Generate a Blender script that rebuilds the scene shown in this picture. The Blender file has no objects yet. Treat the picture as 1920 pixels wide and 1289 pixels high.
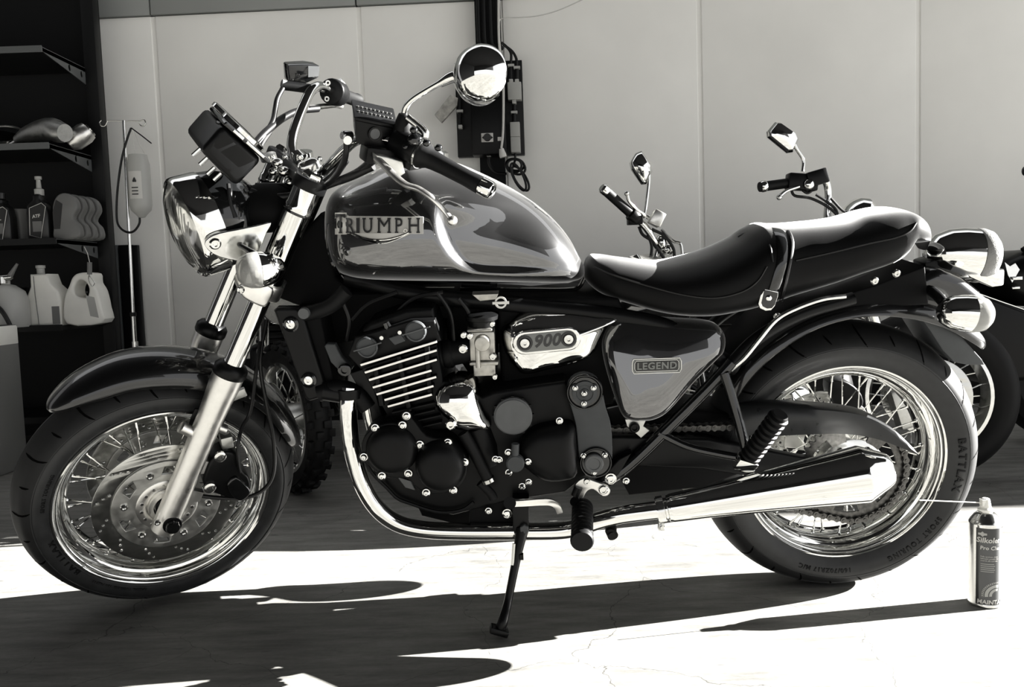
import bpy, bmesh, math, random
from mathutils import Vector, Matrix, Quaternion
V = Vector
random.seed(7)
pi = math.pi
scn = bpy.context.scene
COL = scn.collection

# ------------------------------------------------------------------ camera
IMW, IMH, FPX = 1920.0, 1289.0, 1563.0
CAM = V((0.0566, -1.9888, 0.749))
def _rz(a): return Matrix.Rotation(a, 3, 'Z')
CR = _rz(0.0068) @ Matrix.Rotation(-0.0754, 3, 'X') @ Matrix.Rotation(0.0334, 3, 'Y')   # columns: right, forward, up
cam_data = bpy.data.cameras.new('camera')
cam = bpy.data.objects.new('camera', cam_data); COL.objects.link(cam)
cam_data.sensor_width = 36.0; cam_data.lens = FPX / IMW * 36.0; cam_data.clip_start = 0.02
_r, _f, _u = CR.col[0], CR.col[1], CR.col[2]
cam.matrix_world = Matrix(((_r.x, _u.x, -_f.x, CAM.x), (_r.y, _u.y, -_f.y, CAM.y), (_r.z, _u.z, -_f.z, CAM.z), (0, 0, 0, 1)))
scn.camera = cam

# ------------------------------------------------------------------ sky, sun, exposure
world = bpy.data.worlds.new('sky'); scn.world = world; world.use_nodes = True
world.node_tree.nodes['Background'].inputs[0].default_value = (0.97, 0.975, 0.985, 1)
world.node_tree.nodes['Background'].inputs[1].default_value = 1.15
SUN_AZ, SUN_EL = math.radians(8.5), math.radians(20.0)
sun_data = bpy.data.lights.new('sun', 'SUN'); sun_data.energy = 56.0; sun_data.angle = math.radians(0.2)
sun_data.color = (1.0, 0.985, 0.95)
sun = bpy.data.objects.new('sun', sun_data); COL.objects.link(sun)
SUN_DIR = V((math.cos(SUN_EL) * math.cos(SUN_AZ), math.cos(SUN_EL) * math.sin(SUN_AZ), math.sin(SUN_EL)))
sun.rotation_euler = SUN_DIR.to_track_quat('Z', 'Y').to_euler(); sun.location = (12, 2, 6)
scn.view_settings.view_transform = 'Standard'; scn.view_settings.look = 'None'
scn.view_settings.exposure = 0.2; scn.view_settings.gamma = 1.0; scn.view_settings.use_curve_mapping = False

# ------------------------------------------------------------------ measuring helpers
LEAN, STEER, RAKE, WB, TRAIL = 0.17, 0.544, math.radians(27), 1.58, 0.105
RR, RF = 0.323, 0.3065                     # tyre radii
BX, FX = WB / 2, -WB / 2                   # axle positions along the motorcycle
LM = Matrix.Rotation(LEAN, 3, 'X')
_ax = V((math.sin(RAKE), 0, math.cos(RAKE))); _o = V((-WB / 2 - TRAIL, 0, 0))
SM = Matrix.Translation(_o) @ Matrix.Rotation(STEER, 4, _ax) @ Matrix.Translation(-_o)
SMI = SM.inverted()
def _dir(px, py): return CR @ V(((px - IMW / 2) / FPX, 1, -(py - IMH / 2) / FPX))
def G(px, py, y):                          # point of the photograph on the world plane at depth y
    d = _dir(px, py); return CAM + d * ((y - CAM.y) / d.y)
def GZ(px, py, z=0.0):                     # ... on a level plane
    d = _dir(px, py); return CAM + d * ((z - CAM.z) / d.z)
def L(px, py, y):                          # ... in the leaning motorcycle's own frame, at lateral offset y
    c = LM.transposed() @ CAM; d = LM.transposed() @ _dir(px, py); return c + d * ((y - c.y) / d.y)
def S(px, py, y):                          # ... in the frame of the turned fork and handlebar
    c = SMI @ (LM.transposed() @ CAM); d = SMI.to_3x3() @ (LM.transposed() @ _dir(px, py)); return c + d * ((y - c.y) / d.y)
def Ls(y, *pts): return [L(a, b, y) for a, b in pts]
def Ss(y, *pts): return [S(a, b, y) for a, b in pts]
def Gs(y, *pts): return [G(a, b, y) for a, b in pts]

# ------------------------------------------------------------------ materials
def mat(name, base, metal=0.0, rough=0.5, coat=0.0, bump=None, vary=None, trans=0.0, ior=1.45, alpha=None, emit=None, spec=None, coat_rough=0.03):
    m = bpy.data.materials.new(name); m.use_nodes = True; nt = m.node_tree; b = nt.nodes['Principled BSDF']
    if not isinstance(base, (tuple, list)): base = (base, base, base)
    b.inputs['Base Color'].default_value = (*base, 1); b.inputs['Metallic'].default_value = metal
    b.inputs['Roughness'].default_value = rough; b.inputs['Coat Weight'].default_value = coat
    b.inputs['Coat Roughness'].default_value = coat_rough; b.inputs['IOR'].default_value = ior
    b.inputs['Transmission Weight'].default_value = trans
    if spec is not None: b.inputs['Specular IOR Level'].default_value = spec
    if emit: b.inputs['Emission Color'].default_value = (*emit[0], 1); b.inputs['Emission Strength'].default_value = emit[1]
    tc = None
    def coord():
        nonlocal tc
        if tc is None: tc = nt.nodes.new('ShaderNodeTexCoord')
        return tc.outputs['Object']
    if vary:                               # (scale, amount[, roughness swing])
        n = nt.nodes.new('ShaderNodeTexNoise'); n.inputs['Scale'].default_value = vary[0]; n.inputs['Detail'].default_value = 5
        nt.links.new(coord(), n.inputs['Vector'])
        r = nt.nodes.new('ShaderNodeMapRange'); r.inputs['From Min'].default_value = 0.3; r.inputs['From Max'].default_value = 0.7
        r.inputs['To Min'].default_value = 1 - vary[1]; r.inputs['To Max'].default_value = 1 + vary[1]
        nt.links.new(n.outputs['Fac'], r.inputs['Value'])
        mx = nt.nodes.new('ShaderNodeVectorMath'); mx.operation = 'SCALE'; mx.inputs[0].default_value = base
        nt.links.new(r.outputs['Result'], mx.inputs['Scale']); nt.links.new(mx.outputs['Vector'], b.inputs['Base Color'])
        if len(vary) > 2:
            r2 = nt.nodes.new('ShaderNodeMapRange'); r2.inputs['From Min'].default_value = 0.3; r2.inputs['From Max'].default_value = 0.7
            r2.inputs['To Min'].default_value = max(0.02, rough - vary[2]); r2.inputs['To Max'].default_value = rough + vary[2]
            nt.links.new(n.outputs['Fac'], r2.inputs['Value']); nt.links.new(r2.outputs['Result'], b.inputs['Roughness'])
    if bump:                               # (scale, strength, distance)
        n = nt.nodes.new('ShaderNodeTexNoise'); n.inputs['Scale'].default_value = bump[0]; n.inputs['Detail'].default_value = 3
        nt.links.new(coord(), n.inputs['Vector'])
        bp = nt.nodes.new('ShaderNodeBump'); bp.inputs['Strength'].default_value = bump[1]; bp.inputs['Distance'].default_value = bump[2]
        nt.links.new(n.outputs['Fac'], bp.inputs['Height']); nt.links.new(bp.outputs['Normal'], b.inputs['Normal'])
    return m
M = {}
M['chrome'] = mat('chrome', (.78, .78, .76), 1, .045)
M['chrome_soft'] = mat('chrome_brushed', (.72, .72, .70), 1, .16, vary=(60, .08, .05))
M['alu'] = mat('cast_aluminium', (.80, .79, .76), 1, .33, vary=(45, .08, .06))
M['alu_dull'] = mat('dull_aluminium', (.52, .52, .50), 1, .42, vary=(60, .12, .08))
M['steel'] = mat('brake_steel', (.56, .56, .54), 1, .20, vary=(50, .06, .05))
M['paint'] = mat('dark_metallic_paint', (.006, .0062, .0066), .6, .34, coat=1.0, vary=(900, .25))
M['tankpaint'] = mat('tank_paint', (.020, .020, .0205), .85, .34, coat=1.0, vary=(1200, .25))
for _k, _s in (('paint', .03), ('tankpaint', .9)):
    _b = M[_k].node_tree.nodes['Principled BSDF']; _b.inputs['Coat IOR'].default_value = 2.3 if _k == 'tankpaint' else 1.55; _b.inputs['Sheen Weight'].default_value = _s; _b.inputs['Sheen Roughness'].default_value = .32
M['black_gloss'] = mat('gloss_black', (.004, .0042, .0044), 0, .10, coat=.5)
M['black_satin'] = mat('satin_black', (.003, .0031, .0033), 0, .36, spec=.20, vary=(70, .15))
M['engine'] = mat('engine_black', (.0025, .0026, .0028), 0, .42, spec=.18, vary=(60, .2))
M['black_matt'] = mat('matt_black', (.003, .003, .0032), 0, .7, spec=.12)
M['plate_grey'] = mat('grey_plate', (.048, .051, .053), 0, .5, spec=.3, vary=(40, .08))
M['guard'] = mat('chain_guard_black', (.012, .0125, .013), 0, .32, spec=.4, vary=(50, .15, .05))
M['chain'] = mat('grimy_chain', (.10, .098, .094), 1, .38, vary=(120, .35))
M['disc_grey'] = mat('grey_disc', (.075, .078, .080), 0, .5, vary=(40, .08))
M['rubber'] = mat('rubber', (.003, .0031, .0033), 0, .55, spec=.2, vary=(35, .2))
M['tread'] = mat('tyre_tread', (.011, .0112, .0115), 0, .6, spec=.25, vary=(35, .2))
_b = M['tread'].node_tree.nodes['Principled BSDF']; _b.inputs['Sheen Weight'].default_value = .12; _b.inputs['Sheen Roughness'].default_value = .2
M['sidewall'] = mat('tyre_sidewall', (.018, .0185, .019), 0, .42, spec=.4, vary=(45, .2, .06))
M['groove'] = mat('tyre_groove', (.001, .001, .001), 0, .9, spec=.05)
M['seat'] = mat('seat_vinyl', (.002, .002, .0021), 0, .52, spec=.14, bump=(900, .35, .0006), vary=(300, .2))
_b = M['seat'].node_tree.nodes['Principled BSDF']; _b.inputs['Sheen Weight'].default_value = .9; _b.inputs['Sheen Roughness'].default_value = .23
M['seat_smooth'] = mat('seat_smooth_vinyl', (.004, .004, .0042), 0, .42, spec=.35, bump=(500, .15, .0004))
M['glass'] = mat('lamp_glass', (.95, .95, .94), 0, .03, trans=1.0, ior=1.45)
M['reflector'] = mat('lamp_reflector', (.85, .85, .83), 1, .12)
M['lens_white'] = mat('indicator_lens', (.55, .55, .53), 0, .12, trans=.7, ior=1.3)
M['lens_grey'] = mat('tail_lens', (.20, .20, .195), 0, .25, bump=(260, .5, .002))
M['badge_silver'] = mat('badge_silver', (.52, .51, .48), .35, .38)
M['badge_dark'] = mat('badge_dark', (.02, .02, .02), 0, .4)
M['badge_grey'] = mat('badge_grey', (.16, .165, .16), .6, .4)
M['ink'] = mat('badge_ink', (.03, .03, .03), 0, .5)
M['carb'] = mat('carburettor_metal', (.42, .41, .38), 1, .42, vary=(80, .2, .1))
M['cable'] = mat('black_cable', (.004, .004, .0042), 0, .38, spec=.35)
M['tyre_text'] = mat('tyre_text', (.004, .004, .0042), 0, .6, spec=.2)

# ------------------------------------------------------------------ geometry helpers
def spline(pts, n=8, closed=False):        # Catmull-Rom through points
    pts = [V(p) for p in pts]; N = len(pts); out = []
    segs = N if closed else N - 1
    for i in range(segs):
        p1, p2 = pts[i % N], pts[(i + 1) % N]
        p0 = pts[(i - 1) % N] if (closed or i > 0) else p1 * 2 - p2
        p3 = pts[(i + 2) % N] if (closed or i + 2 < N) else p2 * 2 - p1
        for k in range(n):
            t = k / n
            out.append(0.5 * ((2 * p1) + (p2 - p0) * t + (2 * p0 - 5 * p1 + 4 * p2 - p3) * t * t + (3 * p1 - p0 - 3 * p2 + p3) * t ** 3))
    if not closed: out.append(pts[-1].copy())
    return out
def frame(axis, ref=None):
    a = V(axis).normalized(); r = V(ref) if ref is not None else (V((0, 0, 1)) if abs(a.z) < .9 else V((1, 0, 0)))
    u = (r - a * r.dot(a)).normalized(); return u, a.cross(u), a
def sstep(t): t = max(0.0, min(1.0, t)); return t * t * (3 - 2 * t)
class MB:
    def __init__(s): s.v = []; s.f = []; s.mi = []; s.cur = 0
    def add(s, vs, fs):
        o = len(s.v); s.v += [V(p) for p in vs]; s.f += [tuple(i + o for i in f) for f in fs]; s.mi += [s.cur] * len(fs); return s
    def slot(s, i): s.cur = i; return s
    def loft(s, rings, caps=True, closed=True, wrap=False):
        n = len(rings[0]); vs = [p for r in rings for p in r]; fs = []
        for i in range(len(rings) if wrap else len(rings) - 1):
            j = (i + 1) % len(rings)
            for k in range(n if closed else n - 1):
                k2 = (k + 1) % n; fs.append((i * n + k, i * n + k2, j * n + k2, j * n + k))
        if caps and not wrap: fs.append(tuple(range(n))[::-1]); fs.append(tuple(range((len(rings) - 1) * n, len(rings) * n)))
        return s.add(vs, fs)
    def tube(s, path, r, n=10, caps=True, closed=False, smooth=0, flat=1.0, ref=None):
        path = [V(p) for p in path]
        if smooth: 
            if isinstance(r, (list, tuple)):
                rr = spline([(x, 0, 0) for x in r], smooth, closed); r = [x.x for x in rr]
            path = spline(path, smooth, closed)
        m = len(path); rs = r if isinstance(r, (list, tuple)) else [r] * m
        tang = []
        for i in range(m):
            a = path[(i - 1) % m] if (closed or i > 0) else path[i]; b = path[(i + 1) % m] if (closed or i < m - 1) else path[i]
            tang.append((b - a).normalized())
        u, w, _ = frame(tang[0], ref); rings = []
        for i in range(m):
            if i:
                q = tang[i - 1].rotation_difference(tang[i]); u = q @ u
                u = (u - tang[i] * u.dot(tang[i])).normalized()
            w = tang[i].cross(u)
            rings.append([path[i] + u * (math.cos(2 * pi * k / n) * rs[i] * flat) + w * (math.sin(2 * pi * k / n) * rs[i]) for k in range(n)])
        return s.loft(rings, caps=caps, wrap=closed)
    def lathe(s, prof, o=(0, 0, 0), axis=(0, -1, 0), n=32, closed=False, a0=0.0, a1=None, ref=None):
        o = V(o); u, w, a = frame(axis, ref); full = a1 is None; a1 = 2 * pi if full else a1
        m = n if full else n + 1; rings = []
        for k in range(m):
            t = a0 + (a1 - a0) * k / n; d = u * math.cos(t) + w * math.sin(t)
            rings.append([o + d * p[0] + a * p[1] for p in prof])
        vs = [p for r in rings for p in r]; np_ = len(prof); fs = []
        for k in range(n):
            j = (k + 1) % m
            for i in range(np_ if closed else np_ - 1):
                i2 = (i + 1) % np_
                f = [k * np_ + i, k * np_ + i2, j * np_ + i2, j * np_ + i]
                if prof[i][0] < 1e-7: f = [f[0], f[1], f[2]]
                elif prof[i2][0] < 1e-7: f = [f[0], f[1], f[3]]
                fs.append(tuple(f))
        return s.add(vs, fs)
    def disc(s, o, r, h, axis=(0, -1, 0), n=24, bev=None):   # solid puck, base at o, height h along axis
        b = min(r, abs(h)) * .18 if bev is None else bev
        return s.lathe([(0, 0), (r, 0), (r, h - b), (r - b, h), (0, h)], o, axis, n)
    def box(s, c, size, R=None, ):
        c = V(c); hx, hy, hz = size[0] / 2, size[1] / 2, size[2] / 2; vs = []
        for x in (-hx, hx):
            for y in (-hy, hy):
                for z in (-hz, hz):
                    p = V((x, y, z)); vs.append(c + (R @ p if R is not None else p))
        return s.add(vs, [(0, 1, 3, 2), (4, 6, 7, 5), (0, 4, 5, 1), (2, 3, 7, 6), (0, 2, 6, 4), (1, 5, 7, 3)])
    def prism(s, poly, vec):
        poly = [V(p) for p in poly]; n = len(poly); vec = V(vec)
        return s.add(poly + [p + vec for p in poly], [tuple(range(n)), tuple(range(2 * n - 1, n - 1, -1))] + [(i, i + n, (i + 1) % n + n, (i + 1) % n) for i in range(n)])
    def ellipsoid(s, c, rad, R=None, n=20, m=12, zmin=-1.0):
        c = V(c); rings = []
        t0 = math.asin(max(-1, zmin))
        for i in range(m + 1):
            t = t0 + (pi / 2 - t0) * i / m
            rings.append([V((rad[0] * math.cos(t) * math.cos(2 * pi * k / n), rad[1] * math.cos(t) * math.sin(2 * pi * k / n), rad[2] * math.sin(t))) for k in range(n)])
        rings = [[c + (R @ p if R is not None else p) for p in r] for r in rings]
        return s.loft(rings, caps=True)
    def pillow(s, outline, y0, bulge, yback, rings=6, p=2.2, cen=None, flat=0.0):   # outline: points (any y), bulged towards -y
        o = [V((q.x, 0, q.z)) for q in outline]; n = len(o)
        c = sum(o, V()) / n if cen is None else V((cen[0], 0, cen[1]))
        R_ = [[V((q.x, yback, q.z)) for q in o], [V((q.x, y0, q.z)) for q in o]]
        for i in range(1, rings + 1):
            t = 1 - (1 - flat) * i / rings
            tt = max(0.0, (t - flat) / (1 - flat))
            h = bulge * max(0.0, 1 - tt ** p) ** (1 / p)
            R_.append([V((c.x + (q.x - c.x) * max(t, .02), y0 - h, c.z + (q.z - c.z) * max(t, .02))) for q in o])
        return s.loft(R_)
    def bolt(s, o, axis=(0, -1, 0), r=.006, h=.004, hexa=False):
        if hexa: return s.lathe([(0, 0), (r, 0), (r, h), (r * .85, h * 1.15), (0, h * 1.15)], o, axis, 6)
        return s.lathe([(0, 0), (r, 0), (r, h * .6), (r * .8, h), (r * .5, h), (r * .48, h * .45), (0, h * .45)], o, axis, 14)
    def xform(s, mtx): s.v = [mtx @ p for p in s.v]; return s
    def build(s, name, material, parent=None, bevel=0.0, seg=2, sharp=38, smooth=True, M4=None, label=None, weld=True):
        return finish(name, s.mesh(name, material, bevel, seg, sharp, smooth, M4, weld), parent, label)
    def mesh(s, name, material, bevel=0.0, seg=2, sharp=38, smooth=True, M4=None, weld=True):
        if M4 is not None: s.xform(M4)
        me = bpy.data.meshes.new(name); me.from_pydata([tuple(p) for p in s.v], [], s.f)
        ms = material if isinstance(material, (list, tuple)) else [material]
        for m_ in ms: me.materials.append(M[m_] if isinstance(m_, str) else m_)
        if len(ms) > 1: me.polygons.foreach_set('material_index', s.mi)
        bm = bmesh.new(); bm.from_mesh(me)
        if weld: bmesh.ops.remove_doubles(bm, verts=bm.verts, dist=1e-6)
        bmesh.ops.recalc_face_normals(bm, faces=bm.faces)
        if bevel > 0:
            ed = [e for e in bm.edges if len(e.link_faces) == 2 and e.calc_face_angle(0) > math.radians(sharp)]
            bmesh.ops.bevel(bm, geom=ed, offset=bevel, segments=seg, profile=.5, affect='EDGES', clamp_overlap=True)
        if smooth:
            for f in bm.faces: f.smooth = True
            lim = math.radians(sharp)
            for e in bm.edges:
                if len(e.link_faces) == 2 and e.calc_face_angle(0) > lim: e.smooth = False
        bm.to_mesh(me); bm.free(); return me
def finish(name, me, parent=None, label=None, mw=None):
    o = bpy.data.objects.new(name, me); COL.objects.link(o)
    if parent is not None: o.parent = parent
    if mw is not None: o.matrix_basis = mw
    if label: o['label'] = label
    return o
def inst(src, parent, mw):                 # another piece sharing the mesh of src
    o = bpy.data.objects.new(src.name.split('.')[0], src.data); COL.objects.link(o); o.parent = parent; o.matrix_basis = mw; return o
def thing(name, label, cat, loc=(0, 0, 0), group=None, kind=None):
    o = bpy.data.objects.new(name, None); COL.objects.link(o); o.location = loc; o.empty_display_size = .1
    return tag(o, label, cat, group, kind)
def tag(o, label=None, cat=None, group=None, kind=None):
    if label: o['label'] = label
    if cat: o['category'] = cat
    if group: o['group'] = group
    if kind: o['kind'] = kind
    return o
def _curve_mesh(cu):
    ob = bpy.data.objects.new('tmp', cu); me = bpy.data.meshes.new_from_object(ob)
    vs = [v.co.copy() for v in me.vertices]; fs = [tuple(p.vertices) for p in me.polygons]
    bpy.data.objects.remove(ob); bpy.data.curves.remove(cu); bpy.data.meshes.remove(me); return vs, fs
def plate2d(loops, thick, bev=0.0):        # loops of (x, y): outline first, then holes; solid of given thickness centred on z = 0
    cu = bpy.data.curves.new('tmp', 'CURVE'); cu.dimensions = '2D'; cu.fill_mode = 'BOTH'; cu.extrude = max(thick / 2 - bev, 1e-5)
    cu.bevel_depth = bev; cu.bevel_resolution = 2; cu.offset = -bev
    for lp in loops:
        sp = cu.splines.new('POLY'); sp.points.add(len(lp) - 1); sp.use_cyclic_u = True
        for p, q in zip(sp.points, lp): p.co = (q[0], q[1], 0, 1)
    return _curve_mesh(cu)
def plate(mb, outline, yfront, yback, holes=(), bev=.0015):   # outline/holes: 3D points, (x, z) used; faces -y
    loops = [[(p.x, p.z) for p in lp] for lp in [outline, *holes]]
    t = yback - yfront; vs, fs = plate2d(loops, t, bev); ym = (yfront + yback) / 2
    return mb.add([V((v.x, ym - v.z, v.y)) for v in vs], fs)
def circ(c, r, n=20, ph=0.0, ry=None):     # circle of points in the x-z plane round c
    c = V(c); return [V((c.x + r * math.cos(2 * pi * k / n + ph), c.y, c.z + (ry or r) * math.sin(2 * pi * k / n + ph))) for k in range(n)]
def text_mesh(s, size, thick, bold=0.0, shear=0.0, space=1.0, res=3, bev=0.0):
    cu = bpy.data.curves.new('tmp', 'FONT'); cu.body = s; cu.size = size; cu.align_x = 'CENTER'; cu.align_y = 'CENTER'
    cu.extrude = thick / 2; cu.offset = bold; cu.shear = shear; cu.space_character = space; cu.resolution_u = res; cu.bevel_depth = bev
    return _curve_mesh(cu)
def text_on(mb, s, o, u, v, size, thick=.001, **k):           # flat lettering at o, running along u, up along v
    vs, fs = text_mesh(s, size, thick, **k); o, u, v = V(o), V(u).normalized(), V(v).normalized(); n = u.cross(v)
    return mb.add([o + u * p.x + v * p.y + n * p.z for p in vs], fs)
def text_arc(mb, s, c, r, ang, axis_y, size, thick=.0012, inward=False, **k):  # lettering bent round a wheel facing -y
    vs, fs = text_mesh(s, size, thick, **k); c = V(c); out = []
    for p in vs:
        if inward: a = ang + p.x / r; rr = r - p.y
        else: a = ang - p.x / r; rr = r + p.y
        out.append(V((c.x + rr * math.cos(a), axis_y - p.z, c.z + rr * math.sin(a))))
    return mb.add(out, fs)
def empty_part(name, parent):
    o = bpy.data.objects.new(name, None); COL.objects.link(o); o.parent = parent; o.empty_display_size = .05; return o
# ================================================================== the place
def floor_material():
    m = bpy.data.materials.new('worn_concrete'); m.use_nodes = True; nt = m.node_tree; b = nt.nodes['Principled BSDF']
    tc = nt.nodes.new('ShaderNodeTexCoord')
    def noise(scale, det, sc=(1, 1, 1), rough=.55):
        mp = nt.nodes.new('ShaderNodeMapping'); mp.inputs['Scale'].default_value = sc; nt.links.new(tc.outputs['Object'], mp.inputs['Vector'])
        n = nt.nodes.new('ShaderNodeTexNoise'); n.inputs['Scale'].default_value = scale; n.inputs['Detail'].default_value = det; n.inputs['Roughness'].default_value = rough
        nt.links.new(mp.outputs['Vector'], n.inputs['Vector']); return n.outputs['Fac']
    def rng(x, a, c, lo, hi):
        r = nt.nodes.new('ShaderNodeMapRange'); r.inputs['From Min'].default_value = a; r.inputs['From Max'].default_value = c
        r.inputs['To Min'].default_value = lo; r.inputs['To Max'].default_value = hi; nt.links.new(x, r.inputs['Value']); return r.outputs['Result']
    def mul(x, y):
        q = nt.nodes.new('ShaderNodeMath'); q.operation = 'MULTIPLY'; nt.links.new(x, q.inputs[0]); nt.links.new(y, q.inputs[1]); return q.outputs[0]
    big = rng(noise(1.6, 4), .3, .7, .72, 1.10); streak = rng(noise(9, 6, (.6, 3.2, 1), .65), .32, .68, .56, 1.12)
    fine = rng(noise(90, 3), .3, .7, .93, 1.05); spots = rng(noise(22, 2, (.5, 1.6, 1)), .20, .30, .30, 1.0)
    vo = nt.nodes.new('ShaderNodeTexVoronoi'); vo.feature = 'DISTANCE_TO_EDGE'; vo.inputs['Scale'].default_value = 1.7
    wob = nt.nodes.new('ShaderNodeTexNoise'); wob.inputs['Scale'].default_value = 3.5; wob.inputs['Detail'].default_value = 6
    nt.links.new(tc.outputs['Object'], wob.inputs['Vector'])
    va = nt.nodes.new('ShaderNodeVectorMath'); va.operation = 'MULTIPLY_ADD'; va.inputs[1].default_value = (.35, .35, 0)
    nt.links.new(wob.outputs['Color'], va.inputs[0]); nt.links.new(tc.outputs['Object'], va.inputs[2]); nt.links.new(va.outputs[0], vo.inputs['Vector'])
    crack = rng(vo.outputs['Distance'], .0004, .0016, .36, 1.0)
    tot = mul(mul(mul(big, streak), mul(fine, spots)), crack)
    sc = nt.nodes.new('ShaderNodeVectorMath'); sc.operation = 'SCALE'; sc.inputs[0].default_value = (.228, .224, .211)
    nt.links.new(tot, sc.inputs['Scale']); nt.links.new(sc.outputs['Vector'], b.inputs['Base Color'])
    b.inputs['Roughness'].default_value = .55; b.inputs['Specular IOR Level'].default_value = .35
    bp = nt.nodes.new('ShaderNodeBump'); bp.inputs['Strength'].default_value = .25; bp.inputs['Distance'].default_value = .003
    nt.links.new(noise(60, 5, (.6, 2, 1)), bp.inputs['Height']); nt.links.new(bp.outputs['Normal'], b.inputs['Normal'])
    return m
M['floor'] = floor_material()
M['panel'] = mat('light_wall_panel', (.92, .91, .87), 0, .38, vary=(1.3, .06), spec=.4)
M['panel_joint'] = mat('panel_joint', (.45, .44, .41), 0, .5)
M['panel_dark'] = mat('grey_cladding', (.30, .31, .30), 0, .5, vary=(2, .06))
M['plinth'] = mat('dark_plinth', (.004, .0042, .0045), 0, .6, spec=.2)
M['hall'] = mat('dark_hall', (.018, .018, .019), 0, .8, spec=.1)
M['roof'] = mat('dark_roof', (.015, .015, .016), 0, .85, spec=.1)
YW = 2.62; WYAW = math.radians(2.0)        # the rear wall: distance behind the motorcycle, and its slight turn
def wallpt(px, py, off=0.0):               # photograph point on the rear wall's plane (off = towards the camera)
    n = V((math.sin(WYAW), math.cos(WYAW), 0)); d = _dir(px, py); p0 = V((0, YW, 0)) - n * off
    return CAM + d * ((p0 - CAM).dot(n) / d.dot(n))
WU = V((math.cos(WYAW), -math.sin(WYAW), 0)); WN = V((-math.sin(WYAW), -math.cos(WYAW), 0))   # along the wall, out of the wall
WR = Matrix((WU, -WN, V((0, 0, 1)))).transposed()
def ws(px): return (wallpt(px, 200) - V((0, YW, 0))).dot(WU)
def wp(s_, z, off=0.0): return V((0, YW, 0)) + WU * s_ + V((0, 0, z)) + WN * off
fl = MB().box((2, -1.5, -.05), (34, 27, .1)).build('floor', 'floor'); tag(fl, 'worn pale concrete floor', kind='structure')
BAND = wallpt(195, 36).z
wall = MB().box(wp(-.5, 2.45, -.16), (15, .12, 4.9), WR).build('wall_back', 'panel_dark'); tag(wall, 'rear wall of light panels below grey cladding', kind='structure')
JX = [ws(295), ws(677), ws(940), ws(1309), ws(1716)]
st = JX[1] - JX[0]; js = [JX[0] - 3 * st, JX[0] - 2 * st, JX[0] - st] + JX + [JX[-1] + st * k for k in range(1, 5)]
for a, b in zip(js, js[1:]):
    if b - a < .05: continue
    w = b - a
    mb = MB().box(wp((a + b) / 2 + .011, (.36 + BAND) / 2, -.02), (w - .022, .06, BAND - .36), WR)
    mb.build('wall_panel', 'panel', wall, bevel=.006, seg=3)
    MB().box(wp(a + .011 - .011, (.36 + BAND) / 2, -.027), (.05, .06, BAND - .36), WR).build('joint_strip', 'panel', wall, bevel=.004)
for a, b in zip(js, js[1:]):
    MB().box(wp((a + b) / 2, (BAND + .006 + 4.9) / 2, -.012), (b - a - .008, .06, 4.9 - BAND - .006), WR).build('cladding_panel', 'panel_dark', wall, bevel=.003)
MB().box(wp(-.5, .18, -.03), (15, .1, .36), WR).build('plinth', 'plinth', wall)
bm_ = MB().box((0, YW + .12, 4.98), (14, .14, .16)).build('shade_beam', 'panel_dark'); tag(bm_, 'unseen beam above the rear wall, added to straighten the floor shade edge', kind='structure')  # unseen beam, added for a straight shade edge on the floor
wy = MB().box((17.0, 2.75, 2.63), (19.0, .14, 5.26)).build('shade_wall', 'panel_dark'); tag(wy, 'unseen grey wall added beyond the workshop to cast the floor shade edge', kind='structure')  # unseen, added so its top edge casts the shade boundary across the floor
rf = MB().box((-.2, -4.1, 5.15), (13.6, 10.6, .2)).build('ceiling', 'roof'); tag(rf, 'dark roof over the workshop', kind='structure')
wl = MB().box((-7.0, -3.2, 2.5), (.2, 12.0, 5.1)).build('wall_left', 'hall'); tag(wl, 'dark end wall of the workshop', kind='structure')
wf = MB().box((-.2, -9.3, 3.725), (13.6, .2, 2.65)).build('wall_front', 'hall'); tag(wf, 'dark header over the open front behind the photographer', kind='structure')
# ================================================================== the black motorcycle
bike = thing('motorcycle', 'large black and chrome roadster motorcycle leaning on its side stand in the foreground', 'motorcycle')
bike.rotation_euler = (LEAN, 0, 0)
NY = V((0, -1, 0))
RIMR = .2325

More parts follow.
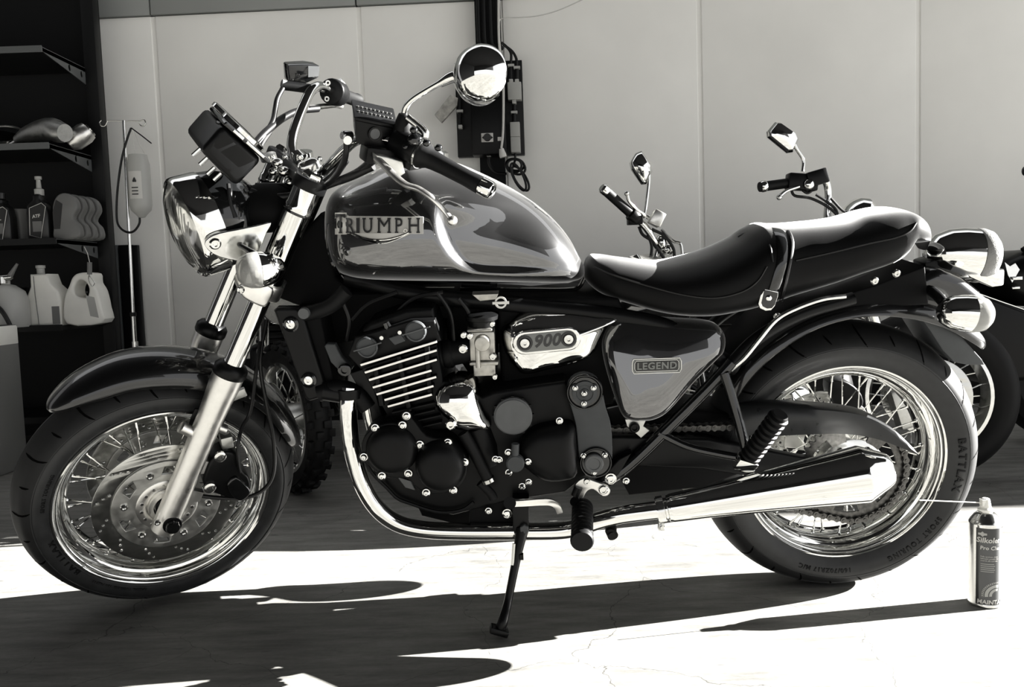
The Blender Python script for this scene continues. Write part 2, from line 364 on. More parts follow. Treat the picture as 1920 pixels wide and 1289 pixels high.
def build_wheel(cx, cz, R, half, prof, nsp, M4, hubr, crossing, phase):
    c = V((cx, 0, cz)); f = half
    # rim: flange, bead seats and drop centre, both sides
    one = [(.2325, f), (.2318, f + .0015), (.2285, f + .0015), (.2255, f - .001), (.2235, f - .005), (.2215, f - .006), (.2195, f - .008), (.2175, f - .013), (.2165, f - .019),
           (.2125, f - .021), (.2085, f - .024), (.2062, f - .030), (.2045, f - .033), (.2010, f - .036), (.1985, f - .042), (.1975, .006)]
    prof_r = one + [(r, -h) for r, h in reversed(one)] + [(.226, -f + .002), (.214, -f + .02), (.204, 0), (.214, f - .02), (.226, f - .002)]
    rim = MB().lathe([(r, h) for r, h in prof_r], c, NY, 112, closed=True).build('wheel_rim', 'chrome', bike, sharp=30, M4=M4)
    # tyre: sidewalls and tread
    full = spline([(r, h, 0) for r, h in prof], 5); full = [(p.x, p.y) for p in full]; full = full + [(r, -h) for r, h in reversed(full[:-1])]
    mb = MB(); k = len(full); rr_s = prof[3][0]
    mb.lathe(full, c, NY, 128)
    mb.lathe([full[0], (full[0][0], full[-1][1])], c, NY, 128)
    mb.mi = []
    for fc in mb.f:
        rad = sum(math.hypot(mb.v[i].x - c.x, mb.v[i].z - c.z) for i in fc) / len(fc); mb.mi.append(0 if rad < rr_s + .008 else 1)
    tyre = mb.build('tire', ['sidewall', 'tread'], rim, sharp=60, M4=M4)
    # raised ring lines of the sidewall
    for rr_, yy in ((prof[1][0] + .002, prof[1][1]), (prof[3][0] + .006, prof[3][1] - .0008)):
        MB().tube([c + V((rr_ * math.cos(a), -yy, rr_ * math.sin(a))) for a in [2 * pi * i / 96 for i in range(96)]], .0011, 6, closed=True).build('sidewall_ring', 'sidewall', rim, M4=M4)
    # tread grooves curving over the shoulder
    def surf(u, a, lift):                     # u in [-1, 1] across the tread
        h = [(q.x, q.y) for q in spline([(r, hh, 0) for r, hh in prof], 6)]
        i = (1 - abs(u)) * (len(h) - 1); i0 = min(int(i), len(h) - 2); t = i - i0
        r = h[i0][0] * (1 - t) + h[i0 + 1][0] * t + lift; y = (h[i0][1] * (1 - t) + h[i0 + 1][1] * t) * (-1 if u < 0 else 1)
        return c + V((r * math.cos(a), y, r * math.sin(a)))
    ng = 26; wd = .009 if R < .31 else .008
    for sgn in (-1, 1):
        for us in ([.56, .50, .42, .33, .24, .15], [.47, .42, .36, .30]):
            gm = MB(); pts = [(sgn * u, (.62 - u) * .42 - (.62 - u) ** 2 * .5) for u in us]
            for i in range(len(pts) - 1):
                (u1, a1), (u2, a2) = pts[i], pts[i + 1]; w1 = wd * (.35 if i == 0 else 1); w2 = wd * (.35 if i == len(pts) - 2 else 1)
                gm.add([surf(u1, a1 - w1, .0006) - c, surf(u1, a1 + w1, .0006) - c, surf(u2, a2 + w2, .0006) - c, surf(u2, a2 - w2, .0006) - c], [(0, 1, 2, 3)])
            me = gm.mesh('tread_groove', 'groove')
            for g in range(0 if len(us) > 4 else 1, ng, 2):
                a0 = 2 * pi * (g + (.5 if sgn > 0 else 0)) / ng
                finish('tread_groove', me, rim, mw=M4 @ Matrix.Translation(c) @ Matrix.Rotation(-a0, 4, 'Y'))
    # hub
    hub = MB().lathe([(0, .075), (.018, .075), (.020, .060), (.028, .056), (.034, .045), (hubr, .040), (hubr, .030), (.036, .026), (.033, 0), (.036, -.026), (hubr, -.030), (hubr, -.040), (.034, -.045), (.028, -.056), (.02, -.06), (0, -.075)], c, NY, 40)
    hub.build('hub', 'chrome_soft', rim, M4=M4)
    # spokes, one mesh shared by all
    sp = MB().tube([(0, 0, 0), (0, 0, .90)], .0017, 6).tube([(0, 0, .90), (0, 0, .985)], .0026, 6).lathe([(0, .98), (.0048, .98), (.0048, 1.0), (0, 1.0)], (0, 0, 0), (0, 0, 1), 8)
    first = None
    for i in range(nsp):
        side = -1 if i % 2 == 0 else 1; k2 = (i // 2) % 2; a = 2 * pi * (i // 4) * 4 / nsp + phase + (0, .02, .078, .098)[i % 4] * (40 / nsp)
        ar = 2 * pi * (i + .5) / nsp + phase; da = crossing * (1 if k2 else -1)
        ah = ar + da
        p0 = c + V((hubr * .93 * math.cos(ah), side * .036, hubr * .93 * math.sin(ah))); p1 = c + V((.1985 * math.cos(ar), side * .010, .1985 * math.sin(ar)))
        d = p1 - p0; ln = d.length
        q = V((0, 0, 1)).rotation_difference(d.normalized()).to_matrix().to_4x4()
        mw = M4 @ Matrix.Translation(p0) @ q @ Matrix.Diagonal((1, 1, ln, 1))
        if first is None: first = sp.build('spoke', 'chrome', rim); first.matrix_basis = mw
        else: inst(first, rim, mw)
    return rim
I4 = Matrix.Identity(4)
prof_f = [(.226, .052), (.236, .0585), (.249, .0628), (.262, .0628), (.275, .0572), (.287, .0445), (.297, .026), (.3035, .012), (RF, 0)]
prof_r_ = [(.226, .060), (.238, .069), (.254, .0775), (.270, .080), (.285, .0762), (.299, .064), (.311, .044), (.3195, .021), (RR, 0)]
wf_ = build_wheel(FX, RF, RF, .0585, prof_f, 40, SM, .048, .62, .05)
wr_ = build_wheel(BX, RR, RR, .0632, prof_r_, 40, I4, .055, .58, .02)
wf_['label'] = 'spoked chrome wheel turned towards the camera'; wr_['label'] = 'spoked chrome wheel behind the silencer'
FC, RC = V((FX, 0, RF)), V((BX, 0, RR))
# lettering moulded into the sidewalls
mb = MB(); text_arc(mb, 'BATTLAX', FC, .243, math.radians(199), -.0615, .021, .0025, bold=.0006, space=1.35); mb.build('lettering', 'tyre_text', wf_, M4=SM)
mb = MB(); text_arc(mb, 'SPORT TOURING', FC, .2465, math.radians(156), -.0625, .011, .002, bold=.0003, space=1.15); mb.build('lettering', 'tyre_text', wf_, M4=SM)
mb = MB(); text_arc(mb, 'RADIAL TUBELESS  120/70ZR17', FC, .244, math.radians(236), -.0615, .0085, .002, space=1.1); mb.build('lettering', 'tyre_text', wf_, M4=SM)
mb = MB(); text_arc(mb, 'BATTLAX', RC, .258, math.radians(-1), -.0795, .024, .003, bold=.0007, space=1.35); mb.build('lettering', 'tyre_text', wr_)
mb = MB(); text_arc(mb, 'SPORT TOURING', RC, .258, math.radians(-48), -.0785, .016, .003, bold=.0004, space=1.3); mb.build('lettering', 'tyre_text', wr_)
mb = MB(); text_arc(mb, '160/70ZR17 M/C', RC, .259, math.radians(-98), -.0785, .015, .003, bold=.0003, space=1.2); mb.build('lettering', 'tyre_text', wr_)

# ---------------------------------------------------------------- front brake
def sector_hole(c, r0, r1, a0, a1, n=6, skew=0.0):
    return [c + V((r0 * math.cos(a0 + (a1 - a0) * i / n + skew), 0, r0 * math.sin(a0 + (a1 - a0) * i / n + skew))) for i in range(n + 1)] + \
           [c + V((r1 * math.cos(a1 + (a0 - a1) * i / n), 0, r1 * math.sin(a1 + (a0 - a1) * i / n))) for i in range(n + 1)]
def brake_disc(c, y, M4, parent, ro=.155, ri=.116):
    holes = [circ(c, ri + .001, 56)]
    for g in range(12):
        for k in range(3):
            a = 2 * pi * (g + .16 * k) / 12; r = ri + .010 + .0095 * k
            holes.append(circ(c + V((r * math.cos(a), 0, r * math.sin(a))), .0031, 8))
    mb = MB(); plate(mb, circ(c, ro, 72), y - .0025, y + .0025, holes, bev=.0006); d = mb.build('brake_disc', 'steel', parent, M4=M4)
    hs = [circ(c, .045, 40)]
    for g in range(6):
        a = 2 * pi * g / 6 + .25; hs.append(sector_hole(c, .083, .103, a - .17, a + .17, 4, .09))
    mb = MB(); plate(mb, circ(c, ri, 64), y - .006, y + .001, hs, bev=.001); ca = mb.build('disc_carrier', 'alu_dull', parent, M4=M4)
    b0 = None
    for g in range(6):
        a = 2 * pi * (g + .5) / 6 + .25; p = c + V((.090 * math.cos(a), y - .006, .090 * math.sin(a)))
        mw = M4 @ Matrix.Translation(p)
        if b0 is None: b0 = MB().bolt((0, 0, 0), NY, .0085, .005).build('bolt', 'chrome_soft', parent); b0.matrix_basis = mw
        else: inst(b0, parent, mw)
    return d
brake_disc(FC, -.068, SM, wf_); brake_disc(FC, .068, SM, wf_)
mb = MB().lathe([(.066, 0), (.066, .004), (.063, .006), (.046, .006), (.042, .003), (.040, .012), (.030, .013), (.027, .006), (0, .006)], FC + V((0, -.071, 0)), NY, 48)
mb.build('hub_ring', 'alu', wf_, M4=SM)
b0 = None
for g in range(16):
    a = 2 * pi * g / 16; mw = SM @ Matrix.Translation(FC + V((.0545 * math.cos(a), -.077, .0545 * math.sin(a))))
    if b0 is None: b0 = MB().disc((0, 0, 0), .0038, .0015, NY, 10).build('rivet', 'steel', wf_); b0.matrix_basis = mw
    else: inst(b0, wf_, mw)
MB().lathe([(0, 0), (.026, 0), (.026, .006), (.022, .008), (0, .008)], FC + V((0, -.078, 0)), NY, 24).build('hub_seal', 'black_satin', wf_, M4=SM)

# ---------------------------------------------------------------- fork
FU = V((.4700, 0, .8827)); FN = V((FU.z, 0, -FU.x))     # along the fork; backwards across it
def fk(t, y, s=0.0): return V((-.793, y, .300)) + FU * t + FN * s
for sgn in (-1, 1):
    y = .108 * sgn
    pr = [(0, -.045), (.018, -.045), (.0265, -.036), (.0275, 0), (.0278, .12), (.0285, .26), (.0315, .315), (.0338, .345), (.0338, .374), (.030, .377), (0, .377)]
    sl = MB().lathe([(r, h) for r, h in pr], fk(0, y), FU, 28)
    sl.tube([fk(.215, y, -.024), fk(.222, y, -.046)], .0125, 12)                       # mudguard lugs
    sl.tube([fk(.240, y, .02), fk(.236, y, .042)], .011, 12)
    sl.lathe([(0, 0), (.013, 0), (.013, .006), (.009, .008), (0, .008)], fk(.222, y, -.046), fk(.222, y, -.046) - fk(.215, y, -.024), 14)
    if sgn < 0:
        for t in (.135, .058):
            sl.prism([fk(t - .02, y + .012, .01), fk(t + .02, y + .012, .01), fk(t + .016, y + .012, .052), fk(t - .008, y + .012, .052)], (0, -.016, 0))
    sl.build('fork_slider', 'alu', bike, M4=SM)
    MB().lathe([(.0345, .366), (.036, .370), (.036, .384), (.030, .392), (.0222, .396), (.0222, .37)], fk(0, y), FU, 28, closed=True).build('dust_seal', 'black_satin', bike, M4=SM)
    MB().lathe([(0, .36), (.0215, .36), (.0215, .83), (0, .83)], fk(0, y), FU, 24).build('fork_tube', 'chrome', bike, M4=SM)
    MB().lathe([(.024, .585), (.0285, .585), (.0290, .60), (.0290, .748), (.0300, .750), (.0300, .765), (.0285, .768), (.0285, .812), (.024, .815)], fk(0, y), FU, 28, closed=True).build('fork_cover', 'chrome', bike, M4=SM)
    MB().lathe([(.0292, .748), (.0305, .7495), (.0305, .753), (.0292, .7545)], fk(0, y), FU, 28, closed=True).build('cover_ring', 'black_gloss', bike, M4=SM)
    MB().lathe([(0, .815), (.022, .815), (.022, .835), (.017, .841), (0, .841)], fk(0, y), FU, 6).build('fork_cap', 'chrome', bike, M4=SM)
# axle
ax = MB().tube([FC + V((0, -.135, -.006)), FC + V((0, .135, -.006))], .012, 16); ax.build('axle', 'steel', bike, M4=SM)
MB().lathe([(0, 0), (.015, 0), (.0155, .012), (.0135, .016), (0, .016)], FC + V((0, -.134, -.012)), NY, 20).build('axle_cap', 'black_gloss', bike, M4=SM)
MB().lathe([(.0155, 0), (.020, 0), (.020, .004), (.0155, .004)], FC + V((0, -.134, -.012)), NY, 20, closed=True).build('axle_washer', 'black_satin', bike, M4=SM)
MB().bolt(S(295, 980, -.134), NY, .007, .005).build('pinch_bolt', 'chrome_soft', bike, M4=SM)
# lower and upper yokes
for t, h, nm, mt_ in ((.575, .034, 'lower_yoke', 'alu'), (.815, .026, 'upper_yoke', 'black_satin')):
    out = []
    for a in [pi / 2 + pi * i / 10 for i in range(11)]: out.append((.036 * math.sin(a - pi / 2) * 1 + 0, -.108 + .036 * math.cos(a + pi / 2)))
    poly = []
    for k in range(9): a = pi * k / 8; poly.append((-.036 * math.cos(a), -.108 - .036 * math.sin(a)))
    poly += [(.062, -.05), (.07, 0), (.062, .05)]
    for k in range(9): a = pi * k / 8; poly.append((.036 * math.cos(a), .108 + .036 * math.sin(a)))
    poly += [(-.02, .06), (-.02, -.06)]
    MB().prism([fk(t - h / 2, py_, ss) for ss, py_ in poly], FU * h).build(nm, mt_, bike, bevel=.004, M4=SM)
MB().tube([fk(.54, 0, .05), fk(.83, 0, .05)], .030, 20).build('steering_head', 'black_satin', bike, M4=SM)
for y_ in (-.142, -.142):
    pass
MB().bolt(fk(.563, -.14, -.016), NY, .0085, .006).build('clamp_bolt', 'chrome', bike, M4=SM)

# ---------------------------------------------------------------- front mudguard
def guard(c, secs, th=.003, n=15):
    rings = []
    for ang, rt, w, d in secs:
        a = math.radians(ang); e = V((math.cos(a), 0, math.sin(a))); ring = []
        for k in range(n):
            ph = -pi / 2 + pi * k / (n - 1); ring.append(c + e * (rt - d + d * abs(math.cos(ph)) ** .85) + V((0, w * math.sin(ph), 0)))
        for k in range(n - 1, -1, -1):
            ph = -pi / 2 + pi * k / (n - 1); ring.append(c + e * (rt - th - d + d * abs(math.cos(ph)) ** .85) + V((0, (w - th * .8) * math.sin(ph), 0)))
        rings.append(ring)
    return rings
def lerp_secs(secs, n):
    out = spline([(a, b, 0) for a, b, _, _ in secs], n); o2 = spline([(c, d, 0) for _, _, c, d in secs], n)
    return [(p.x, p.y, q.x, q.y) for p, q in zip(out, o2)]
secs = [(125, .325, .004, .004), (123.5, .333, .026, .010), (120, .339, .045, .020), (113, .347, .061, .032), (104, .353, .070, .044), (94, .357, .074, .049), (82, .356, .075, .055), (69, .353, .075, .055),
        (57, .350, .074, .052), (45, .345, .070, .045), (34, .341, .064, .043), (22, .337, .056, .043), (12, .334, .044, .036), (7, .331, .028, .024), (4, .326, .005, .006)]
mb = MB().loft(guard(FC, lerp_secs(secs, 4))); fg = mb.build('mudguard', 'paint', bike, sharp=50, M4=SM); fg['label'] = 'gloss black mudguard over the turned wheel'
for sgn in (-1, 1):
    mb = MB().prism([fk(.20, sgn * .078, -.03), fk(.26, sgn * .078, -.03), fk(.27, sgn * .078, .04), fk(.215, sgn * .078, .045)], (0, sgn * .006, 0)); mb.build('mudguard_bracket', 'black_satin', bike, bevel=.002, M4=SM)
MB().box(S(440, 742, -.082), (.05, .012, .02), Matrix.Rotation(-.2, 3, 'Y')).build('mudguard_plate', 'alu_dull', bike, bevel=.002, M4=SM)
# calipers
for sgn in (-1, 1):
    y = sgn * .094
    def q(px, py): p = S(px, py, -.094); return V((p.x, y, p.z))
    mb = MB(); out = [q(393, 852), q(412, 838), q(432, 838), q(446, 850), q(450, 872), q(462, 884), q(466, 905), q(452, 920), q(436, 928), q(415, 920), q(384, 908), q(378, 890), q(384, 868)]
    out = spline(out, 3, True)
    plate(mb, out, y - .026, y + .026, bev=.006); cl = mb.build('brake_caliper', 'black_satin', bike, M4=SM)
    if sgn < 0:
        mb = MB(); plate(mb, spline([q(420, 895), q(436, 880), q(452, 892), q(464, 908), q(448, 924), q(432, 918)], 4, True), y - .036, y - .02, bev=.004); mb.build('piston_cover', 'black_gloss', cl, M4=SM)
        for px, py in ((408, 844), (389, 902)):
            MB().lathe([(.006, 0), (.013, 0), (.013, .006), (.009, .008), (.006, .008)], q(px, py) + V((0, -.026, 0)), NY, 16, closed=True).bolt(q(px, py) + V((0, -.024, 0)), NY, .0075, .009, True).build('mount_bolt', 'chrome_soft', cl, M4=SM)
        MB().lathe([(0, 0), (.005, 0), (.005, .016), (0, .016)], q(420, 926) + V((0, -.01, 0)), (.3, -.1, -1), 8).build('bleed_nipple', 'chrome_soft', cl, M4=SM)
        MB().box(q(424, 826), (.026, .03, .03)).build('pad_cover', 'alu_dull', cl, bevel=.003, M4=SM)
# hoses running down to the wheel
MB().tube([S(*a) for a in ((455, 905, -.10), (447, 870, -.125), (447, 830, -.12), (455, 800, -.10), (470, 770, -.085), (480, 700, -.085), (488, 640, -.06))], .0042, 8, smooth=6).build('brake_hose', 'cable', bike, M4=SM)
MB().tube([S(*a) for a in ((362, 928, -.10), (410, 934, -.115), (460, 934, -.12), (498, 915, -.12), (514, 880, -.115), (512, 820, -.10), (500, 760, -.09), (488, 680, -.07), (500, 600, -.03))], .0048, 8, smooth=6).build('speedometer_cable', 'cable', bike, M4=SM)
# ---------------------------------------------------------------- final drive and rear end
CY = -.104
chain_pts = []
ca0, rs_ = RC + V((0, CY, 0)), .118                  # rear sprocket
fc0, rfs = V((.155, CY, .405)), .036                 # gearbox sprocket
mb = MB(); teeth = 43; out = []
for k in range(teeth * 4):
    a = 2 * pi * k / (teeth * 4); r = rs_ + (.004, .004, -.005, -.005)[k % 4]; out.append(ca0 + V((r * math.cos(a), 0, r * math.sin(a))))
hs = [circ(ca0, .040, 32)] + [sector_hole(ca0, .070, .098, 2 * pi * g / 6 + .15, 2 * pi * g / 6 + .75, 5) for g in range(6)]
plate(mb, out, CY - .003, CY + .003, hs, bev=.0006); spk = mb.build('sprocket', 'chain', wr_)
mb = MB().lathe([(.04, 0), (.075, 0), (.075, .006), (.060, .012), (.040, .014), (.018, .016), (0, .016)], ca0 + V((0, .004, 0)), NY, 40); mb.build('sprocket_carrier', 'chrome_soft', wr_)
b0 = None
for g in range(6):
    a = 2 * pi * g / 6; mw = Matrix.Translation(ca0 + V((.06 * math.cos(a), -.008, .06 * math.sin(a))))
    if b0 is None: b0 = MB().bolt((0, 0, 0), NY, .008, .008, True).build('sprocket_nut', 'chrome', wr_); b0.matrix_basis = mw
    else: inst(b0, wr_, mw)
# chain: path round both sprockets, links of two outline kinds
d = (ca0 - fc0); th = math.atan2(d.z, d.x); al = math.acos((rs_ - rfs) / d.length)
path = []
a1, a2 = th + al, th - al                     # tangent angles
for i in range(24): path.append(ca0 + V((rs_ * math.cos(a1 + (a2 - a1) * i / 23), 0, rs_ * math.sin(a1 + (a2 - a1) * i / 23))))
for i in range(12): t = a2 - (2 * pi - 2 * (al)) * i / 11; path.append(fc0 + V((rfs * math.cos(t), 0, rfs * math.sin(t))))
path.append(path[0])
seg = [0.0]
for a, b in zip(path, path[1:]): seg.append(seg[-1] + (b - a).length)
nl = int(seg[-1] / .0159); nl -= nl % 2; pitch = seg[-1] / nl
def at_len(s_):
    s_ %= seg[-1]
    for i in range(len(seg) - 1):
        if seg[i + 1] >= s_: t = (s_ - seg[i]) / (seg[i + 1] - seg[i] + 1e-9); return path[i].lerp(path[i + 1], t)
    return path[-1]
chain = empty_part('drive_chain', bike)
def link_mesh(y0, nm):
    mb = MB()
    lo = []
    for k in range(9): a = pi / 2 + pi * k / 8; lo.append(V((.0075 * math.cos(a) , 0, .0075 * math.sin(a))))
    lo += [V((.004, 0, -.0048)), V((.0119, 0, -.0048))]
    for k in range(9): a = -pi / 2 + pi * k / 8; lo.append(V((.0159 + .0075 * math.cos(a), 0, .0075 * math.sin(a))))
    lo += [V((.0119, 0, .0048)), V((.004, 0, .0048))]
    for s_ in (-1, 1): mb.prism([p + V((0, s_ * y0, 0)) for p in lo], (0, s_ * .002, 0))
    for x in (0, .0159): mb.tube([V((x, -y0 - .0035, 0)), V((x, y0 + .0035, 0))], .0034, 8)
    return mb.mesh(nm, 'chain', sharp=30)
lk = [link_mesh(.0065, 'chain_link'), link_mesh(.0088, 'chain_link')]
for i in range(nl):
    p, q = at_len(i * pitch), at_len((i + 1) * pitch); dd = q - p
    o = bpy.data.objects.new('chain_link', lk[i % 2]); COL.objects.link(o); o.parent = chain
    o.matrix_basis = Matrix.Translation(p) @ Matrix.Rotation(-math.atan2(dd.z, dd.x), 4, 'Y')
# rear brake on the far side
brake_disc(RC, .085, I4, wr_, ro=.1275, ri=.09)
mb = MB(); plate(mb, spline([L(1545, 712, .11), L(1570, 706, .11), L(1600, 725, .11), L(1608, 752, .11), L(1580, 765, .11), L(1552, 750, .11)], 3, True), .075, .12, bev=.005); mb.build('brake_caliper', 'black_satin', bike)
# swing arm
for sgn in (-1, 1):
    y0, y1 = (.118, .142)
    arm = [V((.205, 0, .440)), V((.205, 0, .375)), V((.45, 0, .355)), V((.70, 0, .305)), V((.86, 0, .300)), V((.865, 0, .350)), V((.72, 0, .362)), V((.46, 0, .425))]
    mb = MB(); plate(mb, arm, sgn * (y1 + y0) / 2 - .014, sgn * (y1 + y0) / 2 + .014, bev=.006); sa = mb.build('swing_arm', 'black_satin', bike)
    MB().box(V((.80, sgn * .146, .325)), (.07, .006, .042)).bolt(V((.79, sgn * .149, .323)), (0, sgn, 0), .015, .012, True).build('chain_adjuster', 'chrome_soft', sa, bevel=.001)
MB().tube([V((.42, -.13, .40)), V((.42, .13, .40))], .03, 16).build('arm_bridge', 'black_satin', bike)
MB().tube([RC + V((0, -.155, 0)), RC + V((0, .155, 0))], .010, 14).build('axle', 'steel', bike)
# chain guard
gd = Ls(-.135, (1395, 766), (1446, 761), (1520, 763), (1592, 770), (1635, 782), (1679, 808), (1708, 834), (1724, 853), (1714, 853), (1691, 842), (1650, 826), (1621, 819), (1562, 815), (1475, 819), (1420, 820), (1395, 800))
rings = []
top = spline(Ls(-.13, (1380, 768), (1446, 761), (1520, 763), (1592, 770), (1635, 782), (1679, 808), (1708, 834), (1724, 853)), 4)
bot = spline(Ls(-.135, (1380, 818), (1446, 820), (1520, 817), (1585, 816), (1640, 824), (1682, 838), (1708, 849), (1723, 855)), 4)
for t_, b_ in zip(top, bot):
    m1 = t_.lerp(b_, .12); m2 = t_.lerp(b_, .5)
    rings.append([V((t_.x, -.090, t_.z)), V((t_.x, -.112, t_.z)), V((m1.x, -.126, m1.z)), V((m2.x, -.131, m2.z)), V((b_.x, -.129, b_.z)), V((b_.x, -.125, b_.z)), V((m2.x, -.127, m2.z)), V((m1.x, -.121, m1.z)), V((t_.x, -.110, t_.z - .004)), V((t_.x, -.09, t_.z - .004))])
MB().loft(rings).build('chain_guard', 'guard', bike, sharp=50)
# rear mudguard
secs = [(146, .352, .092, .04), (135, .362, .096, .042), (120, .372, .098, .042), (105, .382, .098, .04), (92, .390, .098, .040), (80, .398, .096, .042), (70, .408, .092, .046), (60, .416, .086, .046), (50, .418, .080, .040), (44, .416, .07, .030), (41, .412, .05, .02)]
MB().loft(guard(RC, lerp_secs(secs, 4))).build('mudguard', 'paint', bike, sharp=50)
# plastic flap that carries the number plate
fp = Ls(-.07, (1722, 590), (1752, 598), (1802, 630), (1842, 675), (1847, 685), (1815, 685), (1790, 680), (1768, 658), (1745, 622))
MB().prism([V((p.x, -.07, p.z)) for p in fp], (0, .14, 0)).build('mudguard_flap', 'plate_grey', bike, bevel=.003)
# frame rails under the seat and down to the footrest
def rail(pts, r, nm, mt_='black_gloss', n=12, both=True):
    for sgn in ((-1, 1) if both else (-1,)):
        MB().tube([V((p.x, p.y * (1 if sgn < 0 else -1), p.z)) for p in pts], r, n, smooth=6).build(nm, mt_, bike)
rail([L(1585, 556, -.125), L(1540, 562, -.13), L(1490, 580, -.135), L(1455, 600, -.14), L(1425, 635, -.145), L(1395, 672, -.15), L(1370, 694, -.15)], .0055, 'seat_rail_edge', 'chrome_soft', 10)
rail([L(1372, 680, -.145), L(1330, 725, -.15), L(1270, 785, -.155), L(1180, 872, -.16), L(1120, 910, -.165)], .0135, 'frame_rail', 'black_gloss')
rail([L(1600, 560, -.115), L(1500, 590, -.125), L(1420, 635, -.13), L(1365, 690, -.14)], .014, 'seat_rail', 'black_satin')
rail([L(1380, 692, -.115), L(1240, 610, -.11), L(1000, 575, -.10), L(800, 555, -.09), L(650, 520, -.06)], .018, 'frame_spine', 'black_satin')
# pillion footrest hanger
rail([L(1358, 700, -.16), L(1372, 745, -.17), L(1388, 800, -.185), L(1400, 850, -.20)], .0105, 'footrest_hanger', 'black_gloss')
rail([L(1235, 812, -.16), L(1290, 838, -.175), L(1350, 852, -.19), L(1385, 858, -.20)], .0085, 'hanger_brace', 'black_gloss')
for sgn in (-1, 1):
    p, q = L(1405, 858, -.215), L(1462, 780, -.26)
    p, q = V((p.x, sgn * abs(p.y), p.z)), V((q.x, sgn * abs(q.y), q.z)); dr = (q - p).normalized()
    mb = MB(); prf = [(0, 0)]; Ln = (q - p).length; nr = 9
    for k in range(nr):
        h = Ln * k / nr; prf += [(.0165, h + .001), (.0215, h + Ln / nr * .25), (.0215, h + Ln / nr * .62), (.0165, h + Ln / nr * .85)]
    prf += [(.018, Ln), (.016, Ln + .004), (0, Ln + .004)]
    mb.lathe(prf, p, dr, 20).build('footrest_rubber', 'rubber', bike, sharp=50)
    MB().box(p - dr * .018, (.045, .03, .032), V((0, 0, 1)).rotation_difference(dr).to_matrix()).build('footrest_joint', 'chrome', bike, bevel=.005)
# rear indicators and tail lamp
for sgn in (-1, 1):
    def m(p): return V((p.x, sgn * abs(p.y), p.z))
    c = m(L(1812, 588, -.165)); e = V((1, 0, -.12)).normalized()
    body = [(0, -.058), (.012, -.057), (.024, -.050), (.033, -.034), (.0375, -.012), (.0385, .006)]
    ind = MB().lathe(body + [(.036, .006), (0, .004)], c, e, 28).build('indicator', 'chrome', bike)
    MB().lathe([(.0375, .0065), (.0385, .009), (.038, .022), (.034, .036), (.024, .046), (.010, .050), (0, .0505)], c, e, 28).build('indicator_lens', 'lens_white', ind)
    MB().tube([c + V((-.03, sgn * -.02, .01)), m(L(1758, 555, -.115)), m(L(1745, 545, -.08))], .011, 12, smooth=4).build('indicator_stalk', 'black_satin', ind)
c = L(1808, 482, 0.0)
tl = [L(1737, 487, 0), L(1745, 465, 0), L(1765, 444, 0), L(1800, 428, 0), L(1830, 426, 0), L(1858, 436, 0), L(1876, 455, 0), L(1880, 478, 0), L(1862, 490, 0)]
# lamp housing: bullet chrome shell, grey lens to the rear
e = V((1, 0, -.10)).normalized(); o = L(1812, 478, 0)
MB().lathe([(0, -.092), (.018, -.089), (.038, -.074), (.052, -.048), (.058, -.018), (.059, .012), (.056, .014), (0, .014)], o, e, 40).build('tail_lamp', 'chrome', bike)
MB().lathe([(.0585, .0135), (.060, .016), (.060, .030), (.056, .044), (.044, .056), (.022, .063), (0, .064)], o, e, 40).build('tail_lens', 'lens_grey', bike)
lw = Ls(0, (1772, 492), (1800, 515), (1840, 533), (1862, 530), (1864, 498), (1835, 502), (1800, 500))
MB().prism([V((p.x, -.045, p.z)) for p in lw], (0, .09, 0)).build('plate_lamp', 'chrome', bike, bevel=.006)
br = Ls(0, (1722, 490), (1740, 484), (1772, 497), (1826, 545), (1812, 560), (1760, 545), (1728, 520))
MB().prism([V((p.x, -.03, p.z)) for p in br], (0, .06, 0)).build('lamp_bracket', 'black_satin', bike, bevel=.004)
# tail section of mudguard up to the lamp
tb = Ls(0, (1640, 545), (1690, 512), (1730, 492), (1775, 512), (1822, 550), (1838, 575), (1800, 590), (1740, 575), (1690, 562))
mb = MB(); rings = []
mb.prism([V((p.x, -.075, p.z)) for p in tb], (0, .15, 0)).build('tail_fairing', 'paint', bike, bevel=.02, seg=4)
for px, py in ((1639, 527), (1680, 513), (1457, 594)):
    MB().lathe([(0, 0), (.0085, 0), (.0085, .003), (.006, .006), (.003, .006), (.003, .003), (0, .003)], L(px, py, -.125), NY, 14).build('seat_bolt', 'chrome_soft', bike)
